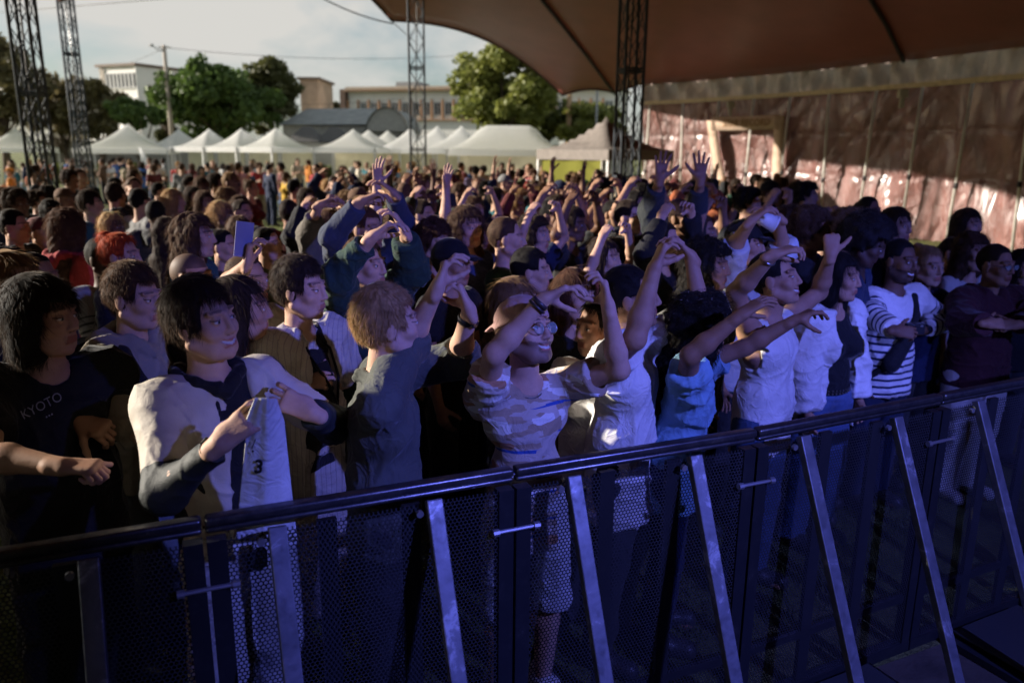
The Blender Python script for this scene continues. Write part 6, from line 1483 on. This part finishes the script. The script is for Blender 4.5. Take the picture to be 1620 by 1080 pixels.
KEY = [  # px, head-top py, distance, facing, sex, hair, hair colour, top, colour, pose
 (18, 333, 5.7, 90, 'm', 'short', 'black', 'hoodie', 'black', 'down'), (60, 346, 6.1, 85, 'm', 'cap', 'black', 'tee', 'maroon', 'down'), (175, 337, 6.3, 70, 'f', 'long', 'blond', 'long', 'black', 'down'),
 (140, 303, 7.6, 100, 'm', 'tousled', 'dark', 'tee', 'teal', 'down'), (180, 290, 8.2, 175, 'm', 'short', 'dark', 'hoodie', 'black', 'down'), (219, 300, 8.0, 150, 'm', 'short', 'black', 'long', 'grey', 'down'),
 (245, 318, 7.0, 180, 'm', 'crop', 'black', 'hoodie', 'charcoal', 'down'), (272, 300, 8.1, 110, 'f', 'long', 'blond', 'long', 'black', 'down'), (262, 345, 5.9, 150, 'f', 'long', 'dark', 'long', 'charcoal', 'down'),
 (304, 296, 9.0, 60, 'f', 'long', 'dark', 'tee', 'black', 'chest'), (322, 303, 8.3, 60, 'f', 'long', 'brown', 'long', 'navy', 'down'), (357, 298, 8.8, 120, 'f', 'wavy', 'dirty', 'tee', 'grey', 'down'),
 (381, 317, 7.3, 60, 'm', 'crop', 'dark', 'tee', 'charcoal', 'down'), (378, 343, 6.1, 70, 'f', 'long', 'brown', 'tee', 'brown', 'down'), (350, 364, 5.3, 80, 'm', 'crop', 'black', 'tee', 'black', 'down'),
 (426, 303, 7.9, 170, 'm', 'bun', 'dark', 'long', 'navy', 'down'), (456, 317, 7.2, 175, 'm', 'short', 'dark', 'tee', 'maroon', 'down'), (420, 361, 5.4, 80, 'm', 'crop', 'black', 'tee', 'olive', 'down'),
 (484, 298, 9.2, 60, 'f', 'long', 'dark', 'long', 'black', 'down'), (668, 318, 6.6, 60, 'm', 'short', 'dark', 'long', 'charcoal', 'heart'), (748, 312, 7.3, 55, 'f', 'long', 'brown', 'tee', 'black', 'heart'),
 (800, 345, 4.7, 85, 'm', 'crop', 'brown', 'tee', 'dark green', 'down'), (872, 318, 6.5, 50, 'm', 'short', 'black', 'tee', 'black', 'heart'), (948, 302, 8.2, 50, 'm', 'short', 'black', 'tee', 'brown', 'heart'),
 (845, 342, 5.2, 60, 'f', 'wavy', 'dark', 'tee', 'navy', 'heart'), (955, 378, 4.6, 60, 'f', 'long', 'dark', 'tee', 'rust', 'heart'), (1050, 352, 5.0, 55, 'm', 'short', 'black', 'long', 'black', 'heart'), (995, 318, 6.0, 50, 'm', 'short', 'dark', 'hoodie', 'black', 'down'),
 (905, 330, 5.8, 60, 'm', 'tousled', 'dark', 'tee', 'charcoal', 'heart'), (1110, 340, 5.6, 60, 'm', 'short', 'brown', 'tee', 'navy', 'heart'), (1185, 300, 7.4, 50, 'm', 'curly', 'black', 'tee', 'black', 'heartfwd'),
 (1214, 281, 12.5, 60, 'f', 'long', 'brown', 'long', 'brown', 'down'), (1238, 281, 12.0, 70, 'f', 'long', 'auburn', 'tee', 'black', 'down'), (1262, 289, 10.0, 60, 'f', 'long', 'dark', 'long', 'grey', 'down'), (1330, 285, 10.5, 40, 'f', 'long', 'dark', 'long', 'cream', 'phone'),
 (1376, 312, 7.2, 30, 'm', 'crop', 'black', 'tee', 'navy', 'down'), (1255, 330, 5.6, 60, 'm', 'curly', 'brown', 'long', 'black', 'down'), (1310, 345, 5.9, 50, 'm', 'short', 'dark', 'tee', 'black', 'down'), (1510, 377, 5.9, 30, 'm', 'short', 'black', 'long', 'charcoal', 'down')]
def crowd():
    build_lib(); n0 = len(PEOPLE)
    for (px, py, Y, phi, sx, hair, hc, top, tc, pose) in KEY:
        p = atY(px, py, Y); rnd_person(p[0], p[1], min(1.9, max(1.5, p[2])), phi, pose, sx, hair, hc, top, tc)
    def free(x, y, d): return all((x-a)**2+(y-b)**2 > d*d for a, b, _ in PEOPLE)
    n = 0; tries = 0
    while n < N_MID and tries < 9000:
        tries += 1; px = random.uniform(-60, 1560); c = random.random()
        if px < 480: Y = random.uniform(4.8, 12.5)
        elif px < 1230: Y = 4.7+10.5*c**1.0
        else: Y = random.uniform(5.4, 8.5 if px < 1400 else 6.4)
        if px < 480 and random.random() < .3: continue
        x = (px-805)/FPX*Y*1.0
        if not free(x, Y, .5 if Y < 9 else .52): continue
        if px < 480: pose = random.choice(['down', 'down', 'down', 'chest']); phi = random.gauss(95, 35)
        else: pose = random.choices(['heart', 'heartfwd', 'down', 'open', 'phone'], [4.4, 1.3, 3.2, .5, .4])[0] if px < 1180 else random.choice(['down', 'down', 'heartfwd']); phi = random.gauss(58, 16)
        if pose == 'heart' and Y > 9: pose = random.choice(['heart', 'down'])
        if rnd_person(x, Y, None, phi, pose): n += 1
    f = 0; tries = 0
    while f < N_FAR and tries < 6000:
        tries += 1; px = random.uniform(-10, 985); Y = random.choice([random.uniform(20, 28), random.uniform(27, 38), random.uniform(30, 38)])
        if px > 690: Y = random.uniform(17, 31)
        if px > 900: Y = random.uniform(17, 23)
        if 470 < px < 690 and Y < 20: continue
        x = (px-805)/FPX*Y
        if not free(x, Y, .6): continue
        if rnd_person(x, Y, None, random.uniform(0, 360), random.choices(['down', 'chest', 'phone'], [5, 4, .4])[0], far=True): f += 1
    print('people', len(PEOPLE), 'mid', n, 'far', f)
N_MID, N_FAR = 106, 113
# ------------------------------------------------------------ sky, sun, stage lamps, camera
SUN_AZ = math.radians(-82)       # direction to the sun measured from +Y towards +X (so: to the left and ahead)
SUN_EL = math.radians(18)
def world():
    w = bpy.data.worlds.new('World'); sc.world = w; w.use_nodes = True; t = w.node_tree
    for n in list(t.nodes): t.nodes.remove(n)
    out = t.nodes.new('ShaderNodeOutputWorld'); bg = t.nodes.new('ShaderNodeBackground'); sky = t.nodes.new('ShaderNodeTexSky')
    sky.sky_type = 'NISHITA'; sky.sun_disc = False; sky.sun_elevation = SUN_EL; sky.sun_rotation = SUN_AZ
    sky.air_density = 1.0; sky.dust_density = 1.5; sky.ozone_density = 1.2
    tc = t.nodes.new('ShaderNodeTexCoord'); mp = t.nodes.new('ShaderNodeMapping'); mp.inputs['Scale'].default_value = (1, 1, 2.3); mp.inputs['Location'].default_value = (.4, .2, .1)
    t.links.new(tc.outputs['Generated'], mp.inputs[0])
    n = noisef(t, 3.1, 8, mp.outputs[0], .55, .35)
    n2 = noisef(t, 1.3, 3, mp.outputs[0], .5, .2)
    f = mathn(t, 'ADD', mathn(t, 'MULTIPLY', n, .75), mathn(t, 'MULTIPLY', n2, .35))
    cl = ramp(t, f, [(.53, (0, 0, 0)), (.57, (.45, .45, .45)), (.64, (1, 1, 1))])
    base = mixrgb(t, .55, sky.outputs[0], (2.2, 2.7, 2.85))          # thin high cloud veils the blue
    col = mixrgb(t, cl, base, (4.7, 4.6, 4.35))
    t.links.new(col, bg.inputs[0]); bg.inputs[1].default_value = SKY_STR; t.links.new(bg.outputs[0], out.inputs[0])
SKY_STR = .074
def lights():
    l = bpy.data.lights.new('sun', 'SUN'); l.energy = 5.0; l.angle = math.radians(.6); l.color = (1, .91, .79)
    o = bpy.data.objects.new('sun', l); COL.objects.link(o)
    d = A(math.sin(SUN_AZ)*math.cos(SUN_EL), math.cos(SUN_AZ)*math.cos(SUN_EL), math.sin(SUN_EL))
    o.rotation_euler = Vector(d).to_track_quat('Z', 'Y').to_euler()
    # two blue stage spots hung from the stage truss, with their housings
    body = flat('lamp_housing', (.02, .02, .022), .5)
    for k, (p, tgt, en, col, ang, bl) in enumerate(STAGE_LAMPS):
        p = A(*p); tgt = A(*tgt); q = bpy.data.lights.new('stage_spot', 'SPOT'); q.energy = en; q.color = col; q.spot_size = math.radians(ang); q.spot_blend = bl; q.shadow_soft_size = .05
        ob = bpy.data.objects.new('stage_spot_light', q); COL.objects.link(ob); ob.location = p
        d = nrm(tgt-p); ob.rotation_euler = Vector(-d).to_track_quat('Z', 'Y').to_euler()
        root = empty('stage_spotlight', p-d*.25); tag(root, ['blue stage spotlight right of the camera aimed at the front rows', 'blue stage spotlight over the pit aimed at the middle of the barrier'][k] if k < 2 else 'warm stage lamp aimed at the tent roof', 'spotlight')
        x = nrm(np.cross(d, (0, 0, 1))); y = np.cross(x, d)
        m = MB(); m.lathe([(0, 0), (.07, .0), (.09, .05), (.1, .2), (.105, .2), (.11, .02), (.08, -.03), (0, -.03)], (0, 0, 0), 20, np.array([x, y, d])); m.build('housing', body, root, True)
        m = MB(); m.tube([x*.13, x*.13+A(0, 0, .2), -x*.13+A(0, 0, .2), -x*.13], .012, 6); m.build('yoke', body, root)
    c = bpy.data.cameras.new('camera'); c.sensor_width = 36; c.lens = 36*FPX/1620; c.clip_end = 2000; c.clip_start = .05
    c.dof.use_dof = True; c.dof.focus_distance = 2.9; c.dof.aperture_fstop = 2.0
    o = bpy.data.objects.new('camera', c); COL.objects.link(o)
    M = Matrix(((cR[0], cU[0], -cF[0], CAMP[0]), (cR[1], cU[1], -cF[1], CAMP[1]), (cR[2], cU[2], -cF[2], CAMP[2]), (0, 0, 0, 1)))
    o.matrix_world = M; sc.camera = o
STAGE_LAMPS = [((3.2, -.5, 3.6), (1.05, 2.9, .95), 560, (.15, .18, 1.0), 54, .5),
               ((5.6, -.4, 3.3), (3.0, 4.9, 1.3), 380, (.14, .18, 1.0), 34, .45)]
def settings():
    sc.view_settings.view_transform = 'Standard'; sc.view_settings.look = 'None'; sc.view_settings.exposure = EXPOSURE; sc.view_settings.gamma = 1
    sc.render.engine = 'CYCLES'; c = sc.cycles
    c.use_denoising = True; c.max_bounces = 7; c.diffuse_bounces = 4; c.glossy_bounces = 3; c.transmission_bounces = 4; c.transparent_max_bounces = 12
    c.caustics_reflective = False; c.caustics_refractive = False; c.sample_clamp_indirect = 4; c.use_adaptive_sampling = True; c.adaptive_threshold = .02
    try: c.denoiser = 'OPENIMAGEDENOISE'
    except Exception: pass
EXPOSURE = 0.98
# ------------------------------------------------------------ build everything
build_barrier(); setting(); HH = heroes(); accessories(HH); crowd()
world(); lights(); settings()
print('built in', round(time.time()-T0, 1), 's;', len(sc.objects), 'objects')
for _l, _n in LABELS.items():
    if len(_l.split()) > 16 or len(_l.split()) < 4: print('LABEL LENGTH', len(_l.split()), _l)
    if len(_n) > 1: print('DUP', _l, _n)
